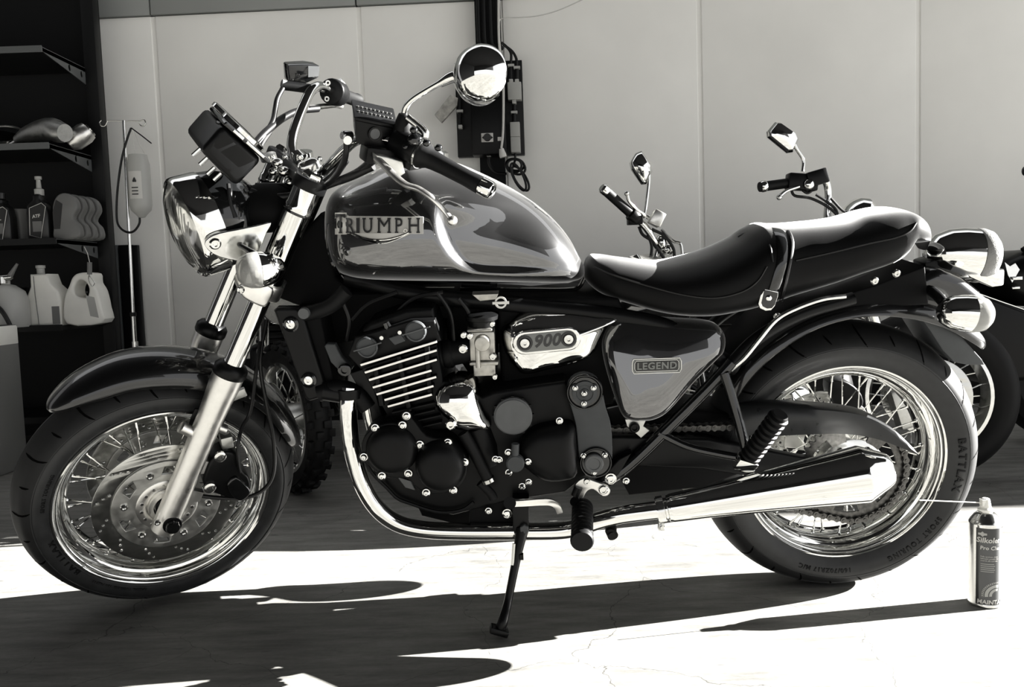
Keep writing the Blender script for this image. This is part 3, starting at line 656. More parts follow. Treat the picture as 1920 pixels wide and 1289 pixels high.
# ---------------------------------------------------------------- lofted bodywork
def interp(tab, x):                        # Catmull-like smooth interpolation in a table of (x, a, b, ...)
    if x <= tab[0][0]: return tab[0][1:]
    for i in range(len(tab) - 1):
        if x <= tab[i + 1][0]:
            a, b = tab[i], tab[i + 1]; p = tab[max(i - 1, 0)]; q = tab[min(i + 2, len(tab) - 1)]; h = b[0] - a[0]; t = (x - a[0]) / h; out = []
            for k in range(1, len(a)):
                m1 = (b[k] - p[k]) / (b[0] - p[0]) * h; m2 = (q[k] - a[k]) / (q[0] - a[0]) * h
                t2, t3 = t * t, t ** 3
                out.append((2 * t3 - 3 * t2 + 1) * a[k] + (t3 - 2 * t2 + t) * m1 + (-2 * t3 + 3 * t2) * b[k] + (t3 - t2) * m2)
            return out
    return tab[-1][1:]
TZM, TPU, TPL = .33, 1.9, 3.0
def body_ring(x, zt, zb, w, zm_f, pu, pl, n=56, squeeze=.92):
    zm = zb + (zt - zb) * zm_f; ring = []
    for k in range(n):
        a = 2 * pi * k / n; cs, sn = math.cos(a), math.sin(a)
        if sn >= 0: y = w * abs(cs) ** (2 / pu); z = zm + (zt - zm) * abs(sn) ** (2 / pu)
        else: y = w * abs(cs) ** (2 / pl) * (1 - (1 - squeeze) * abs(sn)); z = zm - (zm - zb) * abs(sn) ** (2 / pl)
        ring.append(V((x, math.copysign(y, cs) if abs(cs) > 1e-9 else 0, z)))
    return ring
TANK = [(-.352, .925, .868, .022), (-.345, .948, .830, .058), (-.330, .969, .803, .092), (-.300, .986, .788, .121), (-.255, 1.004, .781, .142), (-.20, 1.023, .778, .156), (-.137, 1.036, .775, .161), (-.07, 1.023, .772, .158),
        (0, .992, .768, .148), (.06, .959, .764, .136), (.11, .924, .761, .122), (.15, .886, .759, .106), (.180, .846, .760, .085), (.200, .806, .764, .054), (.209, .788, .772, .022)]
scal = spline(Ls(-.15, (822, 362), (813, 385), (812, 412), (821, 450), (840, 483), (868, 508), (905, 519), (980, 523), (1100, 527)), 6)
def scallop(p):
    best, sd = 1e9, 0
    for a, b in zip(scal, scal[1:]):
        ab = V((b.x - a.x, 0, b.z - a.z)); ap = V((p.x - a.x, 0, p.z - a.z)); t = max(0, min(1, ap.dot(ab) / ab.length_squared)); dd = (ap - ab * t).length
        if dd < best: best = dd; sd = 1 if (ab.x * ap.z - ab.z * ap.x) > 0 else -1
    return best * sd
def tank_pt(p):
    if abs(p.y) < .03: return p
    s_ = scallop(p)
    if s_ <= 0 or p.x < -.18: return p
    top = 1 - sstep((p.z - .885) / .085); back = 1 - sstep((p.x - .02) / .15) * .85
    dep = .026 * sstep(s_ / .022) * top * back
    return V((p.x, p.y - math.copysign(dep, p.y), p.z))
rings = []
nst = 96
for i in range(nst + 1):
    t = i / nst; x = TANK[0][0] + (TANK[-1][0] - TANK[0][0]) * (.5 - .5 * math.cos(pi * t)) if False else TANK[0][0] + (TANK[-1][0] - TANK[0][0]) * t
    zt, zb, w = interp(TANK, x); rings.append([tank_pt(p) for p in body_ring(x, zt, zb, w, TZM, TPU, TPL, 96)])
tank = MB().loft(rings).build('fuel_tank', 'tankpaint', bike, sharp=70); tank['label'] = 'glossy dark fuel tank with scalloped knee recess'
def tank_y(x, z):
    zt, zb, w = interp(TANK, x); zm = zb + (zt - zb) * TZM
    if z >= zm: f = max(0, 1 - (min(1, (z - zm) / (zt - zm))) ** TPU) ** (1 / TPU)
    else: f = max(0, 1 - (min(1, (zm - z) / (zm - zb))) ** TPL) ** (1 / TPL)
    return -w * f
def on_tank(px, py, lift=0.0, y=-.15):
    for _ in range(4): p = L(px, py, y); y = tank_y(p.x, p.z)
    p = L(px, py, y - lift); return p
# pressed seam along the lower edge
for sgn in (-1, 1):
    pts = [on_tank(a, b, -.004) for a, b in ((617, 420), (614, 450), (619, 480), (630, 506), (646, 526), (668, 536), (700, 539), (800, 541), (900, 542), (1000, 543), (1060, 543), (1085, 538), (1096, 520))]
    MB().tube([V((p.x, p.y * (1 if sgn < 0 else -1), p.z)) for p in pts], .0042, 8, smooth=4).build('tank_seam', 'chrome_soft' if sgn > 5 else 'black_gloss', tank)
MB().lathe([(0, 0), (.042, 0), (.042, .010), (.036, .015), (0, .016)], V((-.12, 0, 1.031)), (0, 0, 1), 32).build('filler_cap', 'chrome', tank)
# TRIUMPH badge, draped on the flank
def drape(vs, lift): return [V((p.x, tank_y(p.x, p.z) - lift + (p.y if abs(p.y) < .02 else 0), p.z)) for p in vs]
def badge_word(s, cx, cy, h, wpx, sy, lift, thick, bold, mt_, name, parent):
    vs, fs = text_mesh(s, 1.0, 0.2, bold=bold, res=4); xs = [v.x for v in vs]; ys = [v.y for v in vs]; mb = MB(); out = []
    for v in vs:
        fx = (v.x - min(xs)) / (max(xs) - min(xs)) - .5; fy = (v.y - min(ys)) / (max(ys) - min(ys)) - .5
        q = on_tank(cx + fx * wpx, cy - fy * h + fx * sy, lift + (thick if v.z > 0 else 0)); out.append(q)
    return mb.add(out, fs).build(name, mt_, parent)
plq = []
def grid_on_tank(pts_top, pts_bot, lift, thick):
    mb = MB(); r = []
    for a, b in zip(pts_top, pts_bot):
        r.append([on_tank(*a, lift), on_tank(*a, lift + thick), on_tank(*b, lift + thick), on_tank(*b, lift)])
    return mb.loft(r)
N_ = 12
tp = [(631 + 163 * i / N_, 405 + 1.5 * i / N_) for i in range(N_ + 1)]; bt = [(631 + 163 * i / N_, 438 + 1 * i / N_) for i in range(N_ + 1)]
bdg = grid_on_tank(tp, bt, -.001, .0026).build('tank_badge', 'badge_silver', tank, bevel=.0004, seg=1)
cr_t = [(660 + 110 * i / N_, 437.5) for i in range(N_ + 1)]; cr_b = [(660 + 110 * i / N_, 438.5 + 14 * math.sin(pi * i / N_) ** .8) for i in range(N_ + 1)]
grid_on_tank(cr_t, cr_b, -.001, .0036).build('badge_crescent', 'badge_silver', bdg)
tb_ = grid_on_tank([(628, 399), (634, 399), (644, 399), (650, 399)], [(628, 440), (634, 440), (644, 440), (650, 440)], -.001, .003).build('badge_block', 'badge_silver', bdg)
letters = [('T', 638, 419.5, 36, 18), ('R', 657, 423, 28, 15), ('I', 671, 423, 28, 6), ('U', 689, 423, 28, 17), ('M', 720, 423, 28, 23), ('P', 748, 423, 28, 13), ('H', 776, 423, 28, 20)]
for ch, cx, cy, hh, ww in letters:
    badge_word(ch, cx, cy, hh, ww, 0, .0014, .0024, 0.0 if ch == 'M' else .007, 'badge_dark', 'badge_letter', bdg)
    if ch in 'TRIUMPH':                    # slab serifs
        for dx in ({'T': (0,), 'R': (-5.5, 6), 'I': (0,), 'U': (), 'M': (-9.5, 9.5), 'P': (-4.5,), 'H': (-8, 8)}[ch]):
            a, b = cy + hh / 2 - 2.6, cy + hh / 2 + .2
            grid_on_tank([(cx + dx - 3.2, a), (cx + dx + 3.2, a)], [(cx + dx - 3.2, b), (cx + dx + 3.2, b)], .0016, .002).build('badge_serif', 'badge_dark', bdg)
        for dx in ({'T': (-7.6, 7.6), 'R': (-5.5,), 'I': (0,), 'U': (-6.5, 6.5), 'M': (-9.5, 9.5), 'P': (-4.5,), 'H': (-8, 8)}[ch]):
            a, b = cy - hh / 2 - .2, cy - hh / 2 + (7 if ch == 'T' else 2.6); w2 = 2.0 if ch == 'T' else 3.2
            grid_on_tank([(cx + dx - w2, a), (cx + dx + w2, a)], [(cx + dx - w2, b), (cx + dx + w2, b)], .0016, .002).build('badge_serif', 'badge_dark', bdg)
MB().lathe([(.0022, 0), (.0042, 0), (.0042, .002), (.0022, .002)], on_tank(760.5, 433, .002), NY, 14, closed=True).build('badge_dot', 'badge_silver', bdg)
for k, (r_, mt_) in enumerate(((.0024, 'chrome'), (.0016, 'black_gloss'), (.0014, 'chrome'))):
    off = k * 3.2
    pts = [on_tank(656 + 110 * i / 14, 436 + (14 + off) * math.sin(pi * i / 14) ** .85, .0022) for i in range(15)]
    MB().tube(pts, r_, 8).build('badge_arc', mt_, bdg)

# seat
stop = [(p.x, p.z) for p in [L(a, b, 0) for a, b in ((1096, 500), (1100, 486), (1114, 478.5), (1160, 485), (1206, 491), (1240, 493), (1280, 486), (1330, 471), (1381, 447), (1405, 430), (1426, 420), (1450, 421), (1490, 419), (1570, 410), (1629, 394), (1660, 389), (1688, 392), (1712, 406), (1724, 433), (1728, 458))]]
sbot = [(p.x, p.z) for p in [L(a, b, -.125) for a, b in ((1093, 520), (1107, 543), (1133, 564), (1188, 582), (1260, 599), (1333, 603.5), (1388, 597), (1454, 584), (1497, 569), (1578, 544), (1629, 526), (1690, 506), (1714, 490), (1727, 466))]]
x0, x1 = stop[0][0] - .002, stop[-1][0] + .001
SW = [(x0, .03), (x0 + .012, .062), (x0 + .035, .088), (.27, .108), (.36, .138), (.46, .150), (.55, .143), (.62, .130), (.70, .127), (.80, .124), (.87, .116), (.91, .100), (.935, .075), (x1 - .004, .045), (x1, .022)]
def tab1(t, x):
    return interp([(a, b) for a, b in t], x)[0]
def seat_dims(x):
    zt = tab1(stop, x); zb = tab1(sbot, min(max(x, sbot[0][0]), sbot[-1][0])); w = interp(SW, x)[0]
    if zb > zt - .012: zb = zt - .012
    return zt, zb, w
rings = []; ns = 110
for i in range(ns + 1):
    t = i / ns; x = x0 + (x1 - x0) * t; zt, zb, w = seat_dims(x)
    rings.append(body_ring(x, zt, zb, w, .40, 2.7, 3.4, 56, .86))
seat = MB().loft(rings).build('seat', 'seat', bike, sharp=75); seat['label'] = 'stepped black vinyl dual seat'
def seat_y(x, z):
    zt, zb, w = seat_dims(x); zm = zb + (zt - zb) * .40
    if z >= zm: return -w * max(0, 1 - min(1, (z - zm) / (zt - zm)) ** 2.7) ** (1 / 2.7)
    s_ = min(1, (zm - z) / (zm - zb)); return -w * max(0, 1 - s_ ** 3.4) ** (1 / 3.4) * (1 - .14 * s_ ** 1.7)
def on_seat(px, py, lift=0.0, y=-.13):
    for _ in range(5): p = L(px, py, y); y = seat_y(p.x, p.z)
    return L(px, py, y - lift)
MB().tube([on_seat(a, b, .0006) for a, b in ((1112, 500), (1150, 516), (1210, 535), (1280, 553), (1340, 559), (1390, 548), (1420, 528), (1438, 500))], .0022, 6, smooth=5).build('seat_piping', 'seat_smooth', seat)
MB().tube([on_seat(a, b, .0006) for a, b in ((1492, 489), (1560, 474), (1630, 457), (1680, 446), (1706, 434), (1718, 418))], .0024, 6, smooth=5).build('seat_piping', 'seat_smooth', seat)
# rounded roll at the rear of the rider's seat
MB().tube([on_seat(a, b, .0005) for a, b in ((1384, 445), (1400, 437), (1418, 434), (1432, 440), (1444, 462), (1449, 492))], .0022, 6, smooth=5).build('seat_piping', 'seat_smooth', seat)
# strap across the seat with its buckle
def strap_ring(pts_px, wpx, lift, name, mt_):
    r = []
    for (a, b) in pts_px:
        r.append([on_seat(a - wpx / 2, b, lift), on_seat(a - wpx / 4, b - .5, lift + .0035), on_seat(a + wpx / 4, b - .5, lift + .0035), on_seat(a + wpx / 2, b, lift), on_seat(a + wpx / 2, b, lift - .004), on_seat(a - wpx / 2, b, lift - .004)])
    MB().loft([[q for q in ring] for ring in r]).build(name, mt_, seat, sharp=60)
sp_ = spline([(V((a, b, 0))) for a, b in ((1446, 424), (1460, 432), (1467, 450), (1469, 475), (1466, 500), (1460, 522), (1452, 548))], 4)
strap_ring([(p.x, p.y) for p in sp_], 22, .0015, 'seat_strap', 'black_gloss')
sp_ = spline([(V((a, b, 0))) for a, b in ((1470, 422), (1480, 436), (1486, 455), (1484, 480), (1478, 510), (1470, 545), (1464, 566))], 4)
strap_ring([(p.x, p.y) for p in sp_], 7, .0012, 'seat_strap', 'seat_smooth')
bk = [L(a, b, -.134) for a, b in ((1428, 540), (1459, 547), (1458, 556), (1452, 574), (1445, 582), (1434, 583), (1424, 578), (1421, 570))]
yb = min(p.y for p in bk)
mb = MB(); plate(mb, bk, yb - .004, yb + .012, bev=.002); bkl = mb.build('strap_buckle', 'chrome', seat)
cb = sum(bk, V()) / len(bk); inner = [cb + (p - cb) * .82 + V((.002, 0, .002)) for p in bk]
mb = MB(); plate(mb, inner, yb - .0055, yb - .002, bev=.001); mb.build('buckle_face', 'black_gloss', bkl)
q = L(1441, 559, yb - .0055); MB().lathe([(0, 0), (.0065, 0), (.0058, .003), (.003, .0048), (0, .005)], q, NY, 16).build('buckle_stud', 'chrome', bkl)

# side panels
sidep = Ls(-.14, (1133, 667), (1140, 702), (1152, 742), (1163, 770), (1177, 780), (1200, 782), (1226, 778), (1252, 763), (1300, 716), (1345, 677), (1361, 660), (1363, 632), (1340, 612), (1260, 606), (1190, 600), (1164, 601), (1146, 618), (1134, 642))
sidep = spline(sidep, 4, True)
cen = L(1232, 680, -.14)
for sgn in (-1, 1):
    mb = MB().pillow(sidep, -.132, .030, -.105, rings=10, p=2.2, cen=(cen.x, cen.z), flat=.06)
    for v_ in mb.v: v_.y += .30 * (v_.z - cen.z)
    if sgn > 0: mb.xform(Matrix.Diagonal((1, -1, 1, 1)))
    spn = mb.build('side_panel', 'paint' if False else 'tankpaint', bike, sharp=60)
    if sgn < 0:
        yb = -.163
        rr = [L(1231 + 46 * a, 685.5 + 13.5 * b - 1.5 * a, yb) for a, b in ((-1, -.55), (-.93, -1), (.93, -1), (1, -.55), (1, .55), (.93, 1), (-.93, 1), (-1, .55))]
        mb = MB(); plate(mb, rr, yb - .003, yb + .004, bev=.001); lb = mb.build('side_badge', 'badge_grey', spn)
        c2 = sum(rr, V()) / len(rr)
        for sc_, th_ in ((1.0, .0011), (.90, .0008)):
            pts = [c2 + V(((p.x - c2.x) * sc_, -.003, (p.z - c2.z) * (sc_ if sc_ > .95 else .74))) for p in rr]; MB().tube(pts, th_, 6, closed=True).build('badge_rim', 'chrome_soft', lb)
        ii = [c2 + V(((p.x - c2.x) * .93, 0, (p.z - c2.z) * .80)) for p in rr]; mb = MB(); plate(mb, ii, yb - .0036, yb - .001, bev=.0002); mb.build('badge_field', 'badge_dark', lb)
        u = (L(1270, 684, yb) - L(1190, 687, yb)).normalized()
        mb = MB(); text_on(mb, 'LEGEND', c2 + V((0, -.0046, 0)), u, (0, 0, 1), .0205, .0018, bold=.0006, space=1.12); mb.build('badge_lettering', 'badge_grey', lb)
# chrome intake cover with the 900 badge
inc = spline(Ls(-.135, (940, 622), (957, 604), (982, 592), (1010, 587), (1075, 589), (1120, 594), (1166, 599), (1142, 614), (1127, 640), (1112, 670), (1075, 685), (1025, 696), (985, 704), (966, 694), (950, 670), (941, 645)), 4, True)
cc = L(1035, 645, -.14)
for sgn in (-1, 1):
    mb = MB().pillow(inc, -.118, .036, -.09, rings=10, p=2.1, cen=(cc.x, cc.z), flat=.03)
    for v_ in mb.v: v_.y += .14 * (v_.z - cc.z)
    if sgn > 0: mb.xform(Matrix.Diagonal((1, -1, 1, 1)))
    ic = mb.build('intake_cover', 'chrome', bike, sharp=60)
    if sgn < 0:
        yb = -.156; t = math.radians(-5.5)
        def cap_(cx, cy, hl, hh, n=9):
            o = []
            for k in range(n): a = pi / 2 + pi * k / (n - 1); o.append((-hl + hh + hh * math.cos(a), hh * math.sin(a)))
            for k in range(n): a = -pi / 2 + pi * k / (n - 1); o.append((hl - hh + hh * math.cos(a), hh * math.sin(a)))
            return [L(cx + x * math.cos(t) - y * math.sin(t), cy + x * math.sin(t) + y * math.cos(t), yb) for x, y in o]
        mb = MB(); plate(mb, cap_(1025, 640, 64, 22), yb - .001, yb + .012, bev=.003); bz = mb.build('badge_bezel', 'chrome', ic)
        mb = MB(); plate(mb, cap_(1025, 640, 57, 17), yb - .0025, yb + .002, bev=.0008); mb.build('badge_field', 'badge_grey', bz)
        for px, py in ((984, 643.5), (1066, 636)):
            q = L(px, py, yb - .0022)
            MB().lathe([(.009, 0), (.0165, 0), (.016, .0025), (.012, .003), (.0105, .001), (.009, .001)], q, NY, 24, closed=True).build('bolt_ring', 'badge_dark', bz)
            MB().lathe([(0, 0), (.0105, 0), (.0095, .005), (.004, .006), (.003, .002), (0, .002)], q, NY, 20).build('badge_bolt', 'chrome_soft', bz)
        u = (L(1050, 637.6, yb) - L(1000, 642.4, yb)).normalized(); q = L(1025, 640, yb - .0028)
        mb = MB(); text_on(mb, '900', q, u, (0, 0, 1), .036, .002, bold=.0011, shear=.22, space=1.05); mb.build('badge_number', 'ink', bz)

# ---------------------------------------------------------------- engine
def slab(pts_px, y, nm, mt_, bev=.004, depth=None, parent=bike):
    pts = Ls(y, *pts_px); mb = MB(); plate(mb, pts, y, -y if depth is None else y + depth, bev=bev); return mb.build(nm, mt_, parent)
slab([(690, 815), (720, 790), (840, 770), (925, 735), (1060, 715), (1100, 760), (1105, 890), (1060, 925), (960, 940), (900, 955), (850, 968), (790, 958), (740, 935), (700, 895)], -.165, 'crankcase', 'engine', .008)
slab([(770, 930), (930, 940), (985, 955), (960, 985), (850, 985), (790, 970)], -.10, 'sump', 'engine', .008)
slab([(676, 690), (819, 645), (838, 760), (900, 800), (745, 815)], -.178, 'cylinder_block', 'engine', .004)
hd = slab([(652, 668), (664, 632), (700, 622), (770, 600), (815, 600), (828, 640), (676, 694)], -.185, 'cylinder_head', 'engine', .005)
slab([(672, 628), (690, 606), (760, 580), (812, 578), (818, 604), (770, 618), (700, 640)], -.16, 'cam_cover', 'engine', .01)
fins = [((676, 685), (819, 641)), ((684, 699), (819, 657)), ((692, 713), (819, 674.5)), ((699, 727), (809, 695)), ((706, 740), (818, 707)), ((721, 750.5), (813, 724)), ((727, 763), (810, 740)), ((735, 775), (813, 757)), ((765, 782), (815, 770)), ((782, 790), (826, 780)), ((789, 802), (828, 793))]
for k, (a, b) in enumerate(fins):
    p, q = L(*a, -.198), L(*b, -.198); d = q - p; n_ = V((-d.z, 0, d.x)).normalized(); h = .0022 if k < 7 else .0013
    MB().prism([p - n_ * h, q - n_ * h, q + n_ * h, p + n_ * h], (0, .396, 0)).build('cooling_fin', 'engine', bike)
    if k < 7: MB().prism([p - n_ * h * 1.05 + NY * .0012, q - n_ * h * 1.05 + NY * .0012, q + n_ * h * 1.05 + NY * .0012, p + n_ * h * 1.05 + NY * .0012], (0, .0016, 0)).build('fin_edge', 'alu', bike, bevel=.0006)
for a, b in (((704, 688), (716, 760)), ((748, 668), (768, 770)), ((800, 650), (806, 735))):
    p, q = L(*a, -.190), L(*b, -.190); MB().tube([p, q], .006, 8).build('fin_post', 'engine', bike)
for px, py in ((689, 651), (780, 621)):
    q = L(px, py, -.196)
    MB().lathe([(0, 0), (.0215, 0), (.0215, .006), (.019, .008), (.0175, .0065), (0, .0065)], q, NY, 32).build('cam_plug', 'plate_grey', hd)
    MB().tube([q + V((.0185 * math.cos(a), -.0095, .0185 * math.sin(a))) for a in [pi + .4 + (pi - .8) * i / 12 for i in range(13)]], .0012, 6).build('plug_ridge', 'disc_grey', hd)
    p, r_ = L(px - 26, py + 8, -.206), L(px + 26, py - 8, -.206); MB().tube([p, r_], .0016, 6).build('cover_joint', 'disc_grey', hd)
# coil and leads above the head
slab([(728, 635), (752, 627), (760, 640), (740, 648)], -.199, 'breather_block', 'plate_grey', .002, .05)
MB().tube(Ls(-.18, (722, 606), (732, 632)), .005, 8).tube(Ls(-.18, (726, 604), (741, 628)), .003, 8).build('lead_boot', 'black_gloss', bike)
for pts in (((735, 595), (775, 560), (830, 548)), ((660, 600), (690, 570), (745, 548)), ((820, 548), (845, 590), (852, 650)), ((860, 560), (880, 590), (882, 640)), ((640, 560), (655, 600), (650, 640))):
    MB().tube(Ls(-.13, *pts), .0045, 8, smooth=5).build('engine_lead', 'cable', bike)
for px, py in ((716, 633), (750, 623)):
    MB().bolt(L(px, py, -.2), NY, .005, .006).build('bolt', 'chrome', hd)
# outer cover with two lobes
cov = [(677, 840), (681, 822), (690, 810), (704, 800), (732, 793), (755, 796), (766, 782), (776, 790), (800, 818), (840, 826), (866, 848), (876, 866), (874, 893), (858, 917), (825, 928), (797, 925), (777, 912), (764, 898), (747, 898), (720, 895), (695, 878), (681, 858)]
mb = MB(); plate(mb, spline(Ls(-.225, *cov), 3, True), -.225, -.16, bev=.004); cv = mb.build('alternator_cover', 'engine', bike)
for cx, cy, rx, ry_, bl in ((735, 843, 54, 50, .028), (826, 873, 52, 52, .034)):
    c = L(cx, cy, -.225); a = L(cx + rx, cy, -.225).x - c.x; b = c.z - L(cx, cy + ry_, -.225).z
    mb = MB(); mb.pillow(circ(c, a * .92, 40, ry=b * .92), -.224, bl, -.20, rings=8, p=2.3, flat=.15); mb.build('cover_dome', 'engine', cv, sharp=60)
bolts = [(490, 400), (255, 490), (460, 470), (590, 615), (800, 600), (170, 708), (305, 850), (503, 832), (925, 747), (840, 957), (637, 975)]
b0 = None
def add_bolt(px, py, y, r=.0062, parent=None, mt_='chrome'):
    q = L(px, py, y); MB().lathe([(0, 0), (r * 1.25, 0), (r * 1.25, .002), (r, .0025), (r * .95, .006), (r * .7, .0075), (r * .45, .0075), (r * .42, .004), (0, .004)], q, NY, 16).build('cover_bolt', mt_, parent or bike)
for x, y in bolts:
    add_bolt(640 + x / 4, 680 + y / 4, -.226, .0066, cv)
    MB().lathe([(0, 0), (.0115, 0), (.0105, .003), (0, .003)], L(640 + x / 4, 680 + y / 4, -.2235), NY, 18).build('bolt_boss', 'engine', cv)
# sump rim line and lower case edge
MB().tube(Ls(-.175, (683, 862), (700, 890), (725, 915), (745, 935), (770, 945), (810, 958), (840, 961), (870, 955), (888, 942)), .004, 8, smooth=4).build('case_flange', 'engine', bike)
slab([(745, 895), (770, 903), (778, 920), (760, 915)], -.17, 'case_web', 'disc_grey', .001, .02)
# chrome dome over the starter
dome = spline(Ls(-.19, (815, 752), (820, 732), (836, 715), (860, 708), (880, 711), (895, 723), (903, 748), (911, 774), (921, 799), (890, 802), (856, 800), (842, 783), (825, 768)), 4, True)
dc = L(866, 756, -.19)
MB().pillow(dome, -.20, .042, -.14, rings=12, p=2.1, cen=(dc.x, dc.z)).build('starter_cover', 'chrome', bike, sharp=89)
q = L(845, 796, -.232); MB().lathe([(.004, 0), (.011, 0), (.011, .004), (.008, .007), (.005, .007), (.004, .003), (0, .003)], q, NY, 20).tube([L(845, 796, -.23), L(858, 790, -.20)], .005, 8).build('cover_bolt', 'chrome', bike)
MB().lathe([(0, 0), (.030, 0), (.033, .05), (.026, .09), (0, .09)], L(892, 800, -.16), (.25, 0, -1), 24).build('starter_neck', 'engine', bike)
MB().tube(Ls(-.205, (868, 812), (890, 850), (908, 885), (915, 900)), .0125, 12, smooth=4).build('breather_hose', 'rubber', bike)
MB().lathe([(.0128, 0), (.0145, 0), (.0145, .008), (.0128, .008)], L(914, 897, -.205), (.35, 0, -1), 16, closed=True).build('hose_clip', 'steel', bike)
MB().tube(Ls(-.2, (900, 905), (920, 925), (925, 935)), .01, 10, smooth=3).build('breather_hose', 'rubber', bike)
# clutch/gearbox side
q = L(962, 779, -.185); MB().lathe([(0, 0), (.040, 0), (.040, .008), (.036, .010), (.0365, .012), (0, .012)], q, NY, 40).build('filler_disc', 'disc_grey', bike)
b0 = None
for k in range(12):
    a = 2 * pi * k / 12; mw = Matrix.Translation(q + V((.0405 * math.cos(a), -.003, .0405 * math.sin(a))))
    if b0 is None: b0 = MB().box((0, 0, 0), (.006, .008, .006)).build('disc_lug', 'engine', bike); b0.matrix_basis = mw
    else: inst(b0, bike, mw)
spc = spline(Ls(-.20, (968, 845), (985, 822), (1010, 805), (1050, 798), (1076, 800), (1081, 830), (1083, 890), (1060, 905), (1020, 905), (990, 885), (970, 865)), 3, True)
scn_ = L(1040, 850, -.2); MB().pillow(spc, -.190, .03, -.15, rings=8, p=2.0, cen=(scn_.x, scn_.z), flat=.25).build('sprocket_cover', 'engine', bike, sharp=60)
q = L(966, 866, -.212); MB().lathe([(0, 0), (.019, 0), (.019, .012), (.016, .015), (0, .015)], q, NY, 24).tube([q + V((0, -.006, .015)), q + V((.002, -.006, .042))], .008, 10).build('neutral_switch', 'plate_grey', bike)
for px, py in ((953, 848), (990, 866), (954, 886), (991, 904), (979, 912), (1049, 789), (929, 861), (936, 862)):
    add_bolt(px, py, -.214, .0058)
# carburettors and intake rubbers
for yo in (0, .14):
    y = -.135 + yo
    MB().lathe([(0, 0), (.030, 0), (.030, .012), (.027, .015), (.030, .020), (.030, .032), (.026, .036), (.022, .10), (0, .10)], L(818, 668, y), L(930, 650, y) - L(818, 668, y), 24).build('intake_rubber', 'rubber', bike)
    cb_ = MB(); cb_.lathe([(0, 0), (.029, 0), (.029, .014), (.034, .016), (.034, .024), (.024, .028), (0, .028)], L(904, 612, y), (0, 0, 1), 24)
    cbo = cb_.build('carburettor_top', 'black_satin', bike)
    cm = MB(); cm.box(L(905, 645, y - .004), (.052, .05, .062)); cm.box(L(908, 676, y - .006), (.06, .058, .008)); cm.box(L(909, 688, y - .006), (.046, .048, .028)); cm.lathe([(0, 0), (.018, 0), (.016, .028), (0, .028)], L(905, 640, y - .02), NY, 20)
    cm.box(L(900, 615, y - .008), (.052, .054, .006)); cm.build('carburettor_body', 'carb', cbo, bevel=.003)
    for px, py, r_ in ((868, 654, .010), (881, 630, .007), (923, 607, .006), (924, 668, .008), (869, 628, .007), (928, 706, .006)):
        q = L(px, py, y - .045); MB().lathe([(r_ * .5, 0), (r_, 0), (r_, .006), (r_ * .75, .009), (r_ * .5, .009), (r_ * .45, .004), (0, .004)], q, NY, 16).build('carburettor_screw', 'chrome_soft', cbo)
    MB().tube([L(895, 650, y - .04), L(897, 690, y - .045)], .005, 8).build('choke_lever', 'carb', cbo)
q = L(939, 567, -.15); MB().lathe([(.009, 0), (.0125, 0), (.0125, .005), (.009, .005)], q, NY, 20, closed=True).box(q + V((0, -.007, 0)), (.034, .005, .005)).build('fuel_tap', 'alu_dull', bike)
slab([(885, 553), (935, 551), (930, 562), (900, 566)], -.13, 'tap_body', 'carb', .002, .04)
slab([(832, 560), (900, 560), (935, 600), (932, 700), (880, 705), (838, 640)], -.06, 'airbox', 'black_matt', .01)
slab([(930, 560), (1160, 560), (1180, 600), (1150, 760), (1060, 770), (940, 720)], -.10, 'battery_box', 'black_matt', .01)
# radiator
rg = slab([(512, 583), (518, 577), (556, 577), (566, 587), (614, 737), (610, 745), (580, 754), (571, 748)], -.165, 'radiator_shroud', 'black_satin', .008, .03)
slab([(540, 590), (600, 590), (630, 735), (575, 745)], -.150, 'radiator_core', 'black_matt', .004)
for px, py in ((545.5, 608), (579, 713)):
    q = L(px, py, -.166)
    MB().lathe([(.010, 0), (.0165, 0), (.0165, .003), (.013, .005), (.010, .003)], q, NY, 24, closed=True).build('shroud_grommet', 'black_gloss', rg)
    MB().lathe([(0, 0), (.0105, 0), (.009, .005), (.004, .0065), (.0035, .004), (0, .004)], q, NY, 20).build('shroud_bolt', 'chrome', rg)
bk_ = slab([(608, 650), (612, 645), (628, 646), (640, 670), (658, 690), (655, 702), (640, 700), (620, 680)], -.17, 'engine_mount', 'plate_grey', .003, .02)
q = L(647, 693, -.172); MB().lathe([(.006, 0), (.0135, 0), (.0135, .008), (.010, .010), (.007, .010), (.006, .004), (0, .004)], q, NY, 20).build('mount_bolt', 'black_gloss', bk_)
slab([(655, 700), (690, 690), (720, 790), (700, 800), (690, 760)], -.16, 'engine_bracket', 'black_satin', .003, .1)
MB().tube(Ls(-.16, (598, 738), (625, 730), (648, 730), (672, 742), (690, 765)), .0185, 16, smooth=5).build('coolant_hose', 'rubber', bike)
MB().tube(Ls(-.16, (608, 733), (640, 738)), .021, 14).build('hose_clip', 'black_satin', bike)
MB().tube(Ls(-.15, (568, 590), (600, 582), (625, 570), (650, 545)), .016, 14, smooth=5).build('coolant_hose', 'rubber', bike)
q = L(571, 587, -.17); MB().lathe([(0, 0), (.012, 0), (.011, .01), (0, .01)], q, NY, 16).build('radiator_cap', 'disc_grey', bike)
slab([(525, 480), (600, 400), (625, 420), (630, 520), (660, 545), (600, 575), (560, 575), (520, 560)], -.045, 'frame_headstock', 'black_matt', .01)
